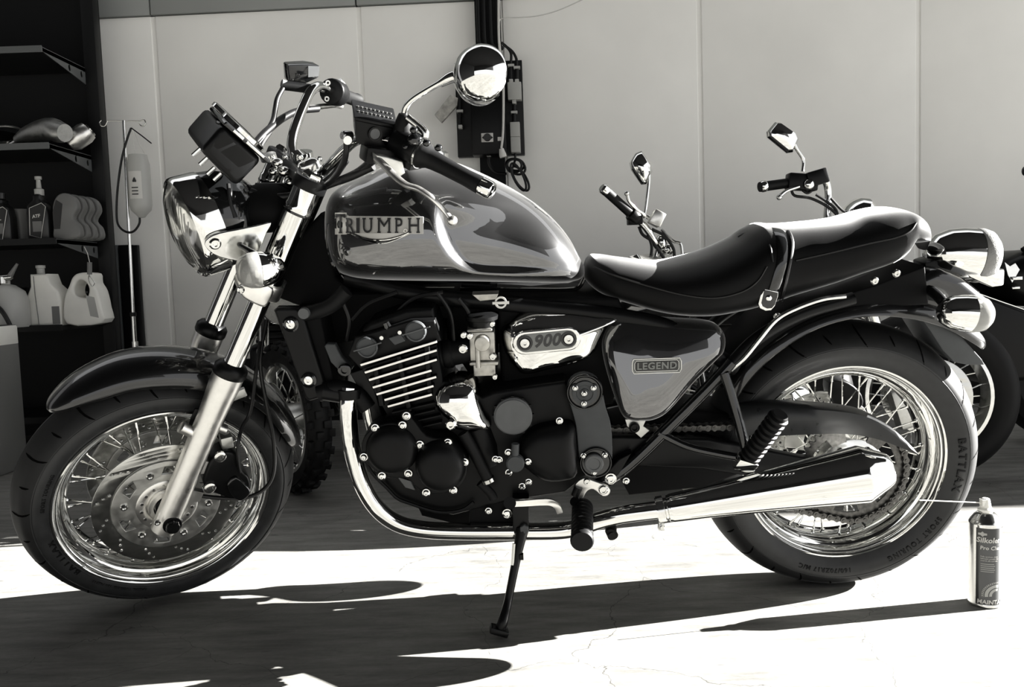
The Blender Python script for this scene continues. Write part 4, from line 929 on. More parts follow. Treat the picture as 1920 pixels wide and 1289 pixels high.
# pivot plate and frame castings
pp = spline(Ls(-.185, (1070, 762), (1063, 737), (1072, 712), (1096, 702), (1120, 712), (1130, 738), (1136, 765), (1146, 800), (1148, 860), (1140, 885), (1118, 897), (1096, 890), (1086, 860), (1080, 800)), 3, True)
mb = MB(); plate(mb, pp, -.185, -.160, bev=.002); pv = mb.build('pivot_plate', 'plate_grey', bike)
for px, py, r_ in ((1096, 735, .0385), (1117, 867, .035)):
    q = L(px, py, -.186); MB().lathe([(0, 0), (r_, 0), (r_, .002), (r_ * .94, .006), (r_ * .9, .006), (r_ * .82, .003), (0, .003)], q, NY, 40).build('pivot_cap', 'black_gloss', pv)
q = L(1096, 737, -.19)
MB().lathe([(0, 0), (.026, 0), (.0255, .004), (.018, .0045), (.0165, .0025), (.010, .0025), (.009, .005), (0, .005)], q, NY, 36).build('pivot_boss', 'plate_grey', pv)
for px, py in ((1078.5, 727.5), (1113, 727.5), (1095.5, 738), (1095, 757)):
    MB().disc(L(px, py, -.190), .0085, .005, NY, 18).build('bolt_boss', 'plate_grey', pv); add_bolt(px, py, -.1955, .0046, pv)
MB().lathe([(0, 0), (.0205, 0), (.0205, .007), (.018, .009), (.0135, .009), (.012, .0075), (0, .0075)], L(1113, 868, -.191), NY, 32).build('pivot_boss', 'disc_grey', pv)
for px, py in ((1094, 854.5), (1134, 853.5), (1114, 886)): add_bolt(px, py, -.192, .0046, pv)
slab([(1172, 787), (1212, 787), (1206, 800), (1218, 808), (1202, 822), (1186, 808), (1176, 800)], -.15, 'panel_bracket', 'alu_dull', .001, .006)
q = L(1189, 801, -.152); MB().lathe([(0, 0), (.0115, 0), (.0115, .006), (.008, .009), (.006, .009), (.005, .004), (0, .004)], q, NY, 18).build('bracket_bolt', 'black_satin', bike)
slab([(1120, 905), (1160, 862), (1185, 850), (1150, 910), (1130, 925)], -.175, 'footrest_plate', 'black_satin', .004, .03)
add_bolt(1145, 898, -.178, .010); add_bolt(1174, 902, -.17, .006)
# gearshift linkage, lever and rider footrest
gl = spline(Ls(-.19, (1074, 922), (1080, 905), (1092, 896), (1103, 897), (1140, 912), (1142, 925), (1130, 929), (1112, 916), (1100, 920), (1092, 933), (1082, 935)), 3, True)
mb = MB(); plate(mb, gl, -.196, -.184, bev=.002); gk = mb.build('gear_linkage', 'alu', bike)
for px, py, r_ in ((1100, 903, .007), (1131, 918.5, .010)):
    MB().lathe([(r_ * .55, 0), (r_, 0), (r_, .003), (r_ * .8, .005), (r_ * .55, .005), (r_ * .5, .002), (0, .002)], L(px, py, -.197), NY, 18).build('linkage_bolt', 'chrome_soft', gk)
MB().tube(Ls(-.2, (1085, 914), (1078, 930)), .009, 10).build('linkage_joint', 'black_satin', gk)
lev = [L(*a) for a in ((958, 944.5, -.268), (985, 943, -.262), (1015, 941, -.255), (1033, 942, -.25), (1045, 950, -.24), (1050, 962, -.225))]
lev = spline(lev, 5); rings = []
for i, p in enumerate(lev):
    a = lev[max(i - 1, 0)]; b = lev[min(i + 1, len(lev) - 1)]; d = (b - a).normalized(); n_ = V((0, -1, 0)).cross(d).normalized(); h = .0062 + .001 * math.sin(i / len(lev) * pi)
    rings.append([p + n_ * h - NY * .005, p + n_ * h + NY * .005, p - n_ * h + NY * .005, p - n_ * h - NY * .005])
MB().loft(rings).build('gear_lever', 'alu', bike, bevel=.0015)
MB().tube([L(956, 944, -.30), L(956, 944, -.255)], .0125, 16).build('lever_toe_peg', 'rubber', bike)
p, q = L(1078, 938, -.20), L(1074, 970, -.33)
MB().tube([L(1098, 955, -.17), p.lerp(q, .1)], .011, 12).build('footrest_arm', 'black_satin', bike)
p = L(1092, 950, -.20); q = V((p.x - .012, -.335, p.z - .008)); d = (q - p).normalized(); Ln = (q - p).length
prf = [(0, 0), (.014, 0)]
for k in range(9): prf += [(.0195, Ln * (k + .1) / 9), (.0225, Ln * (k + .3) / 9), (.0225, Ln * (k + .75) / 9), (.0195, Ln * (k + .95) / 9)]
prf += [(.0235, Ln), (.0235, Ln + .004), (.021, Ln + .008), (0, Ln + .009)]
MB().lathe(prf, p, d, 24).build('footrest', 'rubber', bike, sharp=50)
MB().lathe([(0, 0), (.012, 0), (.012, .02), (0, .02)], L(1144, 994, -.16), (.2, -.9, -.3), 14).build('stand_stop', 'rubber', bike)
MB().tube([L(1146, 985, -.16), L(1146, 1000, -.18)], .012, 12).build('stand_stop', 'rubber', bike)
# side stand
g = LM.transposed() @ GZ(936, 1186, 0.012)
st0 = L(979, 992, -.185)
pts = [st0, L(972, 1030, -.205), L(962, 1080, -.225), L(952, 1130, -.245), L(943, 1165, g.y + .003), g]
MB().tube(pts, [.015, .0105, .0090, .0090, .011, .011], 10, smooth=5).build('side_stand', 'black_satin', bike)
MB().box(g + V((0, 0, .004)), (.04, .03, .014), Matrix.Rotation(.35, 3, 'Y') @ Matrix.Rotation(-LEAN, 3, 'X')).build('stand_foot', 'black_satin', bike, bevel=.003)
slab([(961, 935), (992, 935), (992, 985), (987, 1004), (966, 1008), (961, 990)], -.19, 'stand_bracket', 'black_satin', .003, .03)
MB().bolt(L(983, 990, -.191), NY, .0105, .008, True).build('stand_pivot', 'plate_grey', bike)
MB().tube([L(964, 1020, -.21), L(961, 1060, -.222)], .0038, 8).build('stand_spring', 'steel', bike)
MB().box(L(978, 1044, -.215), (.008, .01, .012)).build('stand_lug', 'black_satin', bike)
for px, py, r_ in ((916, 958, .006), (951, 963, .0085)): add_bolt(px, py, -.17, r_)
slab([(880, 940), (960, 935), (965, 985), (880, 990)], -.16, 'lower_frame', 'black_matt', .004, .32)
# exhaust: three down pipes and one silencer each side
hp = [(656, 728, -.165), (653, 765, -.175), (656, 815, -.175), (664, 860, -.172), (680, 910, -.17), (706, 952, -.168), (742, 980, -.165), (790, 993, -.165), (860, 997, -.165), (960, 997, -.168), (1045, 996, -.175), (1085, 989, -.185), (1125, 976, -.195), (1165, 966, -.205), (1212, 959.5, -.212), (1240, 956, -.216)]
for sgn in (-1, 1):
    MB().tube([V((p.x, p.y * -sgn, p.z)) for p in [L(*a) for a in hp]], .0188, 20, smooth=5).build('exhaust_pipe', 'chrome', bike)
pp_ = [L(*a) for a in hp[:10]]; MB().tube([V((p.x + .012, 0, p.z + .02)) for p in pp_], .0188, 16, smooth=4).build('exhaust_pipe', 'chrome', bike)
MB().lathe([(.019, 0), (.026, 0), (.026, .02), (.019, .02)], L(657, 745, -.165), (0, 0, 1), 20, closed=True).build('pipe_collar', 'black_satin', bike)
for sgn in (-1, 1):
    def m(p): return V((p.x, p.y * -sgn, p.z))
    a, b = m(L(1256, 953.5, -.22)), m(L(1616, 890, -.245)); d = (b - a).normalized(); Ln = (b - a).length
    mf = [(.021, -.028), (.0265, -.028), (.0265, -.012), (.0235, -.010), (.0235, -.006), (.0275, -.004), (.0285, 0), (.0300, .004), (.0335, Ln * .2), (.0425, Ln * .5), (.0525, Ln * .8), (.0590, Ln - .004), (.0595, Ln), (.0585, Ln + .004), (.052, Ln + .018), (.040, Ln + .042), (.034, Ln + .053), (.030, Ln + .057), (.026, Ln + .057), (.024, Ln + .045), (0, Ln + .045)]
    si = MB().lathe(mf, a, d, 56).build('silencer', 'chrome', bike, sharp=25)
    MB().lathe([(.0268, -.026), (.0290, -.026), (.0290, -.012), (.0268, -.012)], a, d, 28, closed=True).box(a - d * .018 + V((0, 0, -.034)), (.012, .014, .022)).bolt(a - d * .018 + V((0, -.007, -.036)), NY, .006, .006, True).build('silencer_clamp', 'chrome_soft', si)
    MB().lathe([(0, 0), (.024, 0), (.024, -.002), (0, -.002)], a + d * (Ln + .0475), d, 20).build('silencer_outlet', 'black_matt', si)

slab([(1368, 692), (1400, 650), (1450, 600), (1520, 572), (1640, 536), (1735, 500), (1742, 572), (1640, 578), (1560, 586), (1470, 626), (1395, 686)], -.085, 'undertray', 'black_matt', .004)
slab([(1150, 875), (1240, 835), (1330, 828), (1400, 850), (1400, 885), (1320, 915), (1180, 930)], -.125, 'suspension_linkage', 'black_matt', .006)
slab([(1150, 800), (1300, 770), (1400, 780), (1400, 830), (1200, 850)], -.07, 'shock_absorber', 'black_matt', .01)
slab([(598, 575), (640, 552), (860, 548), (850, 600), (760, 585), (690, 608), (662, 640), (610, 650)], -.06, 'gap_filler', 'black_matt', .004)  # plain dark slab added to close the bright gap between tank and engine
# ---------------------------------------------------------------- headlamp, instruments, handlebar (all turn with the fork)
def sb(mb, nm, mt_, parent=bike, **k): return mb.build(nm, mt_, parent, M4=SM, **k)
hc = S(352, 428, 0.0); HF = V((-.975, -.16, -.125)).normalized()
hl = sb(MB().lathe([(.100, -.040), (.103, -.050), (.099, -.085), (.086, -.118), (.062, -.145), (.030, -.158), (0, -.160)], hc, HF, 48), 'headlamp', 'black_gloss')
sb(MB().lathe([(.0985, .004), (.102, .007), (.1055, .003), (.1070, -.006), (.1070, -.040), (.1060, -.047), (.101, -.049), (.099, -.044), (.099, .0)], hc, HF, 64, closed=True), 'headlamp_rim', 'chrome', hl)
sb(MB().lathe([(.099, -.004), (.090, -.030), (.070, -.055), (.040, -.070), (0, -.074)], hc, HF, 48), 'headlamp_reflector', 'reflector', hl)
sb(MB().lathe([(.0988, .002), (.094, .0095), (.075, .0195), (.045, .0270), (0, .0300), (0, .0265), (.045, .0235), (.075, .0160), (.094, .0060), (.0985, -.001)], hc, HF, 64, closed=False), 'headlamp_glass', 'glass', hl)
for k in range(-9, 10):                     # vertical flutes of the glass
    yy = k * .0098; hh = math.sqrt(max(0, .088 ** 2 - yy ** 2))
    up = V((-.125, 0, .992)); o = hc + HF * (.018 - (yy / .1) ** 2 * .018)
    if hh > .02: sb(MB().tube([o + V((0, yy, 0)) - up * hh + HF * -.006, o + V((0, yy, 0)) + HF * .003, o + V((0, yy, 0)) + up * hh + HF * -.006], .0014, 6, smooth=4), 'glass_flute', 'lens_white', hl)
sb(MB().bolt(S(395, 500, -.075), V((0, -1, -.4)), .006, .005), 'rim_screw', 'chrome', hl)
for sgn in (-1, 1):
    def m(p): return V((p.x, abs(p.y) * sgn, p.z))
    ear = spline([m(S(*a, -.112)) for a in ((383, 458), (390, 445), (410, 436), (440, 430), (480, 422), (508, 416), (500, 434), (486, 470), (478, 482), (455, 488), (425, 485), (398, 475))], 2, True)
    mb = MB(); plate(mb, ear, sgn * .114 - .0035, sgn * .114 + .0035, bev=.0025); eo = sb(mb, 'headlamp_bracket', 'chrome_soft')
    sb(MB().lathe([(0, 0), (.012, 0), (.012, .002), (.0085, .006), (.005, .006), (.004, .003), (0, .003)], m(S(403, 457, -.117)), (0, sgn, 0), 20), 'bracket_bolt', 'chrome', eo)
    # front indicators: clear lens forward, chrome shell behind
    c = m(S(486, 506, -.178)); e = V((-1, sgn * -.02, .04)).normalized()
    io = sb(MB().lathe([(0, -.052), (.010, -.050), (.021, -.042), (.031, -.026), (.0355, -.008), (.0362, 0), (.033, .001), (0, .0)], c, e, 32), 'indicator', 'chrome')
    sb(MB().lathe([(.0362, .0005), (.0366, .004), (.0350, .020), (.0290, .034), (.0170, .042), (0, .0445)], c, e, 32), 'indicator_lens', 'lens_white', io)
    sb(MB().lathe([(0, .002), (.030, .002), (.022, .012), (0, .012)], c, e, 20), 'indicator_bulb', 'reflector', io)
    sb(MB().tube([c + V((0, sgn * -.01, .028)), m(S(452, 462, -.122))], .0062, 12), 'indicator_stem', 'black_gloss', io)
# lower bracket cup under the indicator
mb = MB(); plate(mb, spline(Ss(-.135, (447, 540), (450, 528), (480, 525), (510, 538), (504, 560), (494, 572), (478, 568), (455, 555)), 3, True), -.150, -.09, bev=.006); lc = sb(mb, 'yoke_clamp', 'alu')
sb(MB().lathe([(0, 0), (.0075, 0), (.0075, .004), (.005, .006), (.003, .003), (0, .003)], S(451, 543, -.152), NY, 16), 'clamp_bolt', 'chrome', lc)
# clocks
ca, cb2, cc2, cd = S(374, 281, -.09), S(416, 233, -.09), S(491, 299, -.09), S(442, 350, -.09)
hsg = MB().prism([V((p.x, -.10, p.z)) for p in (ca, cb2, cc2, cd)], (0, .18, 0)); inst_o = sb(hsg, 'instrument_housing', 'black_satin', bevel=.012, seg=3)
n1 = (cc2 - cd).normalized(); n1.y = 0; u1 = (cc2 - cb2); u1.y = 0; u1n = u1.normalized(); ctr = (cb2 + cc2) / 2
rp = [cb2 + n1 * .001 - u1n * .001, cb2 + n1 * .011 - u1n * .001, cc2 + n1 * .011 + u1n * .012, cc2 + n1 * .001 + u1n * .012]
sb(MB().prism([V((p.x, -.103, p.z)) for p in rp], (0, .150, 0)), 'instrument_bezel', 'black_gloss', inst_o, bevel=.004, seg=3)
for t0, t1 in ((.18, .42), (.50, .94)):
    a_, b_ = cb2 + u1 * t0 + n1 * .0065, cb2 + u1 * t1 + n1 * .0065
    sb(MB().tube([V((a_.x, -.1065, a_.z)), V((b_.x, -.1065, b_.z))], .0035, 8), 'bezel_trim', 'chrome', inst_o)
for k in range(2):
    o = ctr + n1 * .011; yy = -.052 + .104 * k
    sb(MB().lathe([(.046, 0), (.050, 0), (.050, .008), (.046, .010)], V((o.x, yy, o.z)), n1, 36, closed=True), 'clock_rim', 'chrome', inst_o)
    sb(MB().disc(V((o.x, yy, o.z)), .046, .002, n1, 32), 'clock_face', 'black_matt', inst_o)
for px, py in ((365, 288), (378, 305), (392, 323), (404, 334)):
    p = S(px, py, -.08); sb(MB().tube([p + V((.012, 0, .008)), p - V((.004, 0, .004))], .0045, 8), 'housing_post', 'chrome_soft', inst_o)
p = S(412, 232, -.085); sb(MB().tube([p, p + V((-.006, 0, .004))], .003, 8), 'housing_post', 'black_satin', inst_o)
sb(MB().tube([S(428, 345, -.05), S(432, 380, -.07), S(442, 408, -.085)], .004, 8, smooth=4), 'instrument_lead', 'cable')
# headlamp to clocks: wiring bunch behind the lamp
for pts in (((470, 360, -.03), (505, 370, -.05), (560, 365, -.07), (620, 345, -.10), (668, 325, -.13), (700, 300, -.17)), ((470, 380, 0.0), (520, 385, -.03), (575, 362, -.06), (620, 335, -.09), (648, 300, -.11)), ((480, 350, .03), (530, 350, 0.0), (580, 350, -.04), (640, 338, -.11), (700, 312, -.16))):
    sb(MB().tube([S(*a) for a in pts], .0085, 10, smooth=6), 'wiring_loom', 'cable')
sb(MB().ellipsoid(S(500, 390, -.02), (.07, .07, .05)), 'wiring_boot', 'black_matt')
# handlebar
near = [S(560, 318, .02), S(575, 322, -.035), S(598, 326, -.06), S(620, 308, -.085), S(645, 282, -.11), S(668, 263, -.14), S(695, 258, -.18), S(740, 266, -.225), S(815, 302, -.295), S(920, 358, -.40)]
far = [S(560, 318, .02), S(551, 300, .045), S(547, 270, .07), S(556, 232, .10), S(572, 192, .14), S(583, 171, .165), S(597, 162, .19), S(615, 168, .225), S(640, 178, .30), S(668, 188, .40)]
hb = sb(MB().tube(list(reversed(far))[:-1] + near, .0112, 16, smooth=6), 'handlebar', 'chrome')
for yy, px in ((-.045, 582), (.035, 553)):
    p = S(px, 312, yy)
    sb(MB().box(p + V((0, 0, -.012)), (.05, .032, .055), Matrix.Rotation(-.3, 3, 'Y')), 'bar_clamp', 'chrome_soft', bevel=.014, seg=4)
    sb(MB().bolt(p + V((-.018, 0, .018)), (-.3, 0, 1), .006, .008), 'clamp_bolt', 'chrome'); sb(MB().bolt(p + V((.02, 0, .01)), (.3, 0, 1), .006, .008), 'clamp_bolt', 'chrome')
sb(MB().tube([S(566, 285, 0), S(575, 345, 0)], .022, 16), 'steering_stem', 'chrome')
sb(MB().lathe([(0, 0), (.017, 0), (.017, .012), (0, .012)], S(505, 300, 0), (-.2, 0, 1), 16), 'ignition_lock', 'chrome_soft')
for px, py, r_ in ((520, 305, .012), (533, 322, .014), (512, 322, .010), (545, 342, .013)):
    sb(MB().ellipsoid(S(px, py, -.02), (r_, r_, r_ * .8)), 'yoke_nut', 'chrome_soft')
# --- clutch side (near): grip, switchgear, reservoir, lever, mirror
a, b = near[8], near[9]; d = (b - a).normalized(); Ln = (b - a).length
g0 = a - d * .035
gp = sb(MB().lathe([(0, 0), (.0275, .0), (.0285, .004), (.026, .012), (.0205, .022), (.0185, .035), (.0168, .06), (.0160, Ln - .02), (.0172, Ln + .006), (.0172, Ln + .012), (0, Ln + .012)], g0, d, 28), 'grip', 'rubber', bike, sharp=50)
sb(MB().lathe([(.0150, 0), (.0178, .002), (.0178, .020), (.0160, .026), (.009, .029), (0, .029)], g0 + d * (Ln + .012), d, 28), 'bar_end', 'chrome', gp)
sw = sb(MB().lathe([(0, -.062), (.024, -.062), (.027, -.055), (.027, -.030), (.029, -.026), (.029, -.002), (.0265, 0), (0, 0)], g0, d, 24).box(g0 - d * .03 + V((.004, 0, -.022)), (.04, .044, .034), V((1, 0, 0)).rotation_difference(d).to_matrix()), 'switch_housing', 'black_satin', bike, bevel=.004)
sb(MB().lathe([(.0255, 0), (.030, 0), (.030, .004), (.0255, .004)], g0 + d * .001, d, 28, closed=True), 'housing_ring', 'chrome_soft', sw)
for px, py, y in ((800, 268, -.30), (822, 277, -.31), (776, 244, -.27)): sb(MB().ellipsoid(S(px, py, y), (.008, .008, .007)), 'switch_button', 'black_gloss', sw)
sb(MB().tube([S(765, 220, -.24), S(795, 245, -.27), S(797, 258, -.275)], .008, 10, smooth=4), 'lever_perch', 'chrome_soft', sw)
sb(MB().ellipsoid(S(778, 262, -.27), (.016, .016, .014)).ellipsoid(S(765, 275, -.26), (.014, .014, .012)), 'perch_clamp', 'black_gloss', sw)
rv = [S(*q, -.215) for q in ((666, 224), (744, 241), (742, 293), (668, 270))]
res = sb(MB().prism(rv, (.012, .05, .020)), 'fluid_reservoir', 'black_satin', bevel=.004)
ld = [S(*q, -.219) for q in ((664, 219), (746, 236), (745, 243), (664, 226))]
sb(MB().prism(ld, (.014, .056, .022)), 'reservoir_lid', 'black_satin', res, bevel=.003)
up_ = V((.014, .056, .022)).normalized(); e1 = (ld[1] - ld[0])
for k in range(2):
    for t in range(9):
        p = ld[0] + e1 * (.12 + .095 * t) + V((.014, .056, .022)) * (.35 + .25 * k) + V((0, 0, .001)); sb(MB().ellipsoid(p, (.0035, .0035, .0018), n=8, m=4), 'lid_dimple', 'steel', res)
q = S(703, 251, -.217); sb(MB().lathe([(.0105, 0), (.014, 0), (.014, .003), (.0105, .003)], q, NY, 28, closed=True), 'sight_rim', 'black_satin', res); sb(MB().disc(q + V((0, .002, 0)), .0108, .003, NY, 24), 'sight_glass', 'disc_grey', res)
sb(MB().box(S(712, 290, -.215), (.07, .045, .032), Matrix.Rotation(.2, 3, 'Y')), 'master_cylinder', 'black_satin', res, bevel=.006)
sb(MB().lathe([(0, 0), (.0095, 0), (.0095, .018), (.007, .021), (0, .021)], S(658, 255, -.185), (-1, -.3, .2), 18).lathe([(0, -.002), (.0085, -.002), (.0085, .006), (0, .006)], S(650, 262, -.20), NY, 14), 'hose_union', 'chrome_soft', res)
sb(MB().tube([S(*a) for a in ((650, 265, -.195), (649, 285, -.19), (642, 310, -.17), (620, 340, -.13), (585, 362, -.09), (530, 378, -.05), (495, 385, -.03))], .0062, 10, smooth=6), 'clutch_hose', 'cable')
lv = [S(*a) for a in ((706, 296, -.255), (722, 312, -.275), (742, 332, -.30), (762, 347, -.325), (786, 355, -.345), (812, 373, -.37), (834, 396, -.385), (848, 414, -.40))]
lo = sb(MB().tube(lv, [.008, .0085, .0085, .0075, .007, .0068, .0062, .006], 12, smooth=6, flat=.75), 'clutch_lever', 'alu')
sb(MB().ellipsoid(lv[-1], (.0098, .0098, .0098)), 'lever_ball', 'alu', lo)
mb = MB(); plate(mb, [S(*a, -.25) for a in ((702, 288), (722, 292), (752, 300), (756, 322), (745, 330), (722, 312), (704, 308))], -.262, -.236, bev=.003); sb(mb, 'lever_bracket', 'alu_dull', lo)
# mirror
bt0 = S(753, 272, -.225); bt1 = S(758, 212, -.225)
mr = sb(MB().lathe([(0, 0), (.0185, 0), (.0195, .012), (.0185, .03), (.0150, .048), (.0105, .060), (0, .060)], bt0, bt1 - bt0, 24), 'mirror_boot', 'rubber')
sb(MB().tube([S(758, 214, -.225), S(762, 200, -.23), S(775, 186, -.24), S(800, 170, -.26), S(828, 154, -.285)], [.0062, .0060, .0056, .0056, .0058], 12, smooth=5), 'mirror_stem', 'chrome', mr)
sb(MB().tube([S(826, 156, -.284), S(845, 146, -.30), S(868, 140, -.32)], [.0078, .0105, .0098], 14, smooth=4), 'mirror_joint', 'chrome', mr)
mc = S(899, 140, -.355); MA = V((-.84, -.46, .28)).normalized()
sb(MB().lathe([(0, .040), (.018, .038), (.034, .0305), (.047, .017), (.0535, .002), (.0545, -.006), (.052, -.009), (0, -.009)], mc, MA, 48), 'mirror_shell', 'chrome', mr)
sb(MB().lathe([(0, -.0095), (.051, -.0095), (.051, -.0085), (0, -.0085)], mc, MA, 40), 'mirror_glass', 'reflector', mr)
# --- brake side (far)
a, b = far[8], far[9]; d = (b - a).normalized(); Ln = (b - a).length
gp2 = sb(MB().lathe([(0, 0), (.024, 0), (.024, .006), (.018, .014), (.0165, .05), (.0165, Ln + .015), (.0178, Ln + .018), (.0178, Ln + .030), (.012, Ln + .036), (0, Ln + .036)], a - d * .02, d, 24), 'grip', 'rubber')
sb(MB().lathe([(0, 0), (.029, 0), (.031, .006), (.031, .05), (.026, .056), (0, .056)], a - d * .078, d, 20), 'switch_housing', 'black_satin', bevel=.003)
sb(MB().tube([S(637, 150, .27), S(648, 165, .275), S(646, 182, .28), S(636, 196, .28)], .006, 10, smooth=4), 'throttle_perch', 'chrome_soft')
for px, py in ((614, 155), (612, 185)): sb(MB().lathe([(.003, 0), (.006, 0), (.006, .004), (.003, .004)], S(px, py, .205), NY, 14, closed=True), 'housing_screw', 'chrome_soft')
rb = [S(*q, .20) for q in ((541, 122), (578, 120), (600, 123), (598, 146), (572, 158), (543, 155))]
ro = sb(MB().prism(rb, (.0, .05, 0)), 'fluid_reservoir', 'black_gloss', bevel=.004)
mb = MB().prism([S(*q, .198) for q in ((578, 124), (599, 125), (598, 143), (578, 145))], (0, .004, 0)); sb(mb, 'reservoir_window', 'disc_grey', ro)
sb(MB().tube([S(530, 160, .20), S(548, 162, .20), S(590, 168, .20)], .011, 12), 'master_cylinder', 'black_satin', ro)
sb(MB().tube([S(528, 156, .2), S(540, 160, .2)], .009, 10), 'hose_union', 'disc_grey', ro)
sb(MB().tube([S(572, 205, .22), S(600, 200, .25), S(628, 198, .29), S(640, 200, .32)], [.007, .007, .006, .006], 10, smooth=4), 'brake_lever', 'alu')
sb(MB().tube([S(*a) for a in ((530, 166, .19), (520, 185, .17), (516, 205, .15), (511, 228, .12), (495, 255, .08), (480, 275, .05))], .0058, 10, smooth=5), 'brake_hose', 'cable')
sb(MB().tube([S(*a) for a in ((596, 204, .23), (560, 208, .2), (530, 222, .15), (505, 242, .10), (485, 262, .07), (470, 285, .04))], .0082, 10, smooth=5), 'throttle_cable', 'cable')
sb(MB().tube([S(*a) for a in ((505, 248, .10), (490, 270, .06), (486, 285, .04))], .006, 8, smooth=5), 'throttle_cable', 'cable')
# ================================================================== motorcycles parked behind
M['bg_black'] = mat('parked_black', (.003, .003, .0032), 0, .3, spec=.2)
M['bg_rubber'] = mat('parked_rubber', (.004, .004, .0042), 0, .6, spec=.2)
def bg_bike(name, label, loc, head, wf, wr, wbase, col='bg_black', knob=False, tankz=.80, seatz=.70, lean=.06, steer=0.0, fender=True, bars=True):
    root = thing(name, label, 'motorcycle', loc); root.rotation_euler = (lean, 0, head)      # faces local +x, origin under the rear wheel
    def wheel(cx, R, w, rimr, st_):
        c = V((cx, 0, R)); M4 = Matrix.Translation(c) @ Matrix.Rotation(st_, 4, 'Z') @ Matrix.Translation(-c)
        rim = MB().lathe([(rimr, w * .72), (rimr - .012, w * .74), (rimr - .02, w * .4), (rimr - .03, 0), (rimr - .02, -w * .4), (rimr - .012, -w * .74), (rimr, -w * .72), (rimr - .004, 0)], c, NY, 56, closed=True).build('wheel_rim', 'chrome_soft', root, M4=M4)
        pr = [(rimr - .003, w * .68), (rimr + .02, w * .95), (rimr + .045, w), (R - .025, w * .86), (R - .006, w * .5), (R, 0)]; pr = pr + [(a, -b) for a, b in reversed(pr[:-1])]
        MB().lathe(pr, c, NY, 72).build('tire', 'bg_rubber', rim, M4=M4)
        MB().lathe([(0, .09), (.02, .09), (.03, .05), (.055, .045), (.05, -.045), (.03, -.05), (.02, -.09), (0, -.09)], c, NY, 24).build('hub', 'alu_dull', rim, M4=M4)
        sp0 = MB().tube([(0, 0, 0), (0, 0, 1)], .0026, 6)
        me = sp0.mesh('spoke', 'chrome_soft'); n = 28
        for i in range(n):
            s_ = -1 if i % 2 else 1; ar = 2 * pi * i / n; ah = ar + (.5 if (i // 2) % 2 else -.5); p0 = c + V((.05 * math.cos(ah), s_ * .04, .05 * math.sin(ah))); p1 = c + V(((rimr - .025) * math.cos(ar), s_ * .008, (rimr - .025) * math.sin(ar))); d = p1 - p0
            finish('spoke', me, rim, mw=M4 @ Matrix.Translation(p0) @ V((0, 0, 1)).rotation_difference(d.normalized()).to_matrix().to_4x4() @ Matrix.Diagonal((1, 1, d.length, 1)))
        mb = MB(); hs = [circ(c, .06, 32)] + [circ(c + V((.105 * math.cos(2 * pi * k / 12), 0, .105 * math.sin(2 * pi * k / 12))), .006, 8) for k in range(12)]
        for s_ in (-1, 1):
            mb = MB(); plate(mb, circ(c, .135, 48), s_ * .062 - .002, s_ * .062 + .002, hs, bev=.0004); mb.build('brake_disc', 'steel', rim, M4=M4)
        if knob:
            me = MB().box((0, 0, 0), (.026, .026, .016)).mesh('tread_knob', 'bg_rubber', bevel=.002)
            for row, (yy, dr) in enumerate(((-w * .85, -.018), (-w * .3, -.001), (w * .3, -.001), (w * .85, -.018))):
                for k in range(24):
                    a = 2 * pi * (k + .5 * (row % 2)) / 24
                    finish('tread_knob', me, rim, mw=M4 @ Matrix.Translation(c) @ Matrix.Rotation(-a, 4, 'Y') @ Matrix.Translation((R + dr + .002, yy, 0)) @ Matrix.Rotation(pi / 2, 4, 'Y') @ Matrix.Rotation((.5 if yy > 0 else -.5) if abs(yy) > w * .5 else 0, 4, 'X'))
        return rim
    wheel(0, wr[0], wr[1], wr[2], 0); wheel(wbase, wf[0], wf[1], wf[2], steer)
    fx, fz = wbase, wf[0]; hx, hz = wbase - .33, tankz + .16
    for s_ in (-1, 1):
        a, b = V((fx, s_ * .095, fz)), V((hx, s_ * .095, hz)); m_ = a.lerp(b, .48)
        MB().tube([a, m_], .028, 14).build('fork_slider', 'alu', root); MB().tube([m_, b], .02, 12).build('fork_tube', 'chrome', root)
    MB().box(V((hx + .02, 0, hz - .02)), (.07, .25, .03), Matrix.Rotation(.45, 3, 'Y')).build('upper_yoke', 'alu_dull', root, bevel=.006)
    if fender:
        MB().loft(guard(V((fx, 0, fz)), lerp_secs([(150, wf[0] + .045, .085, .05), (110, wf[0] + .05, .09, .07), (70, wf[0] + .05, .09, .08), (30, wf[0] + .05, .085, .08), (5, wf[0] + .045, .07, .06)], 4))).build('mudguard', col, root)
    MB().loft(guard(V((0, 0, wr[0])), lerp_secs([(175, wr[0] + .06, .07, .04), (140, wr[0] + .06, .1, .07), (100, wr[0] + .06, .1, .07), (60, wr[0] + .06, .1, .06), (45, wr[0] + .06, .09, .05)], 4))).build('mudguard', col, root)
    rg_ = [body_ring(x, zt, zb, w, .45, 2.2, 3, 28) for x, zt, zb, w in ((hx - .06, tankz + .02, tankz - .08, .05), (hx - .10, tankz + .09, tankz - .10, .11), (hx - .22, tankz + .11, tankz - .11, .145), (hx - .36, tankz + .06, tankz - .10, .13), (hx - .46, tankz - .02, tankz - .09, .08), (hx - .49, tankz - .06, tankz - .08, .03))]
    MB().loft(rg_).build('fuel_tank', col, root, sharp=70)
    rg_ = [body_ring(x, zt, zb, w, .5, 2.6, 3, 28) for x, zt, zb, w in ((hx - .46, seatz + .02, seatz - .05, .06), (hx - .55, seatz, seatz - .07, .12), (hx - .75, seatz + .01, seatz - .07, .15), (hx - .95, seatz + .08, seatz - .02, .12), (hx - 1.15, seatz + .09, seatz + .02, .09), (hx - 1.2, seatz + .07, seatz + .04, .04))]
    MB().loft(rg_).build('seat', 'seat_smooth', root, sharp=70)
    ec = V((wbase * .52, 0, .40)); mb = MB().box(ec, (.42, .36, .26)); mb.build('engine', 'engine', root, bevel=.03, seg=3)
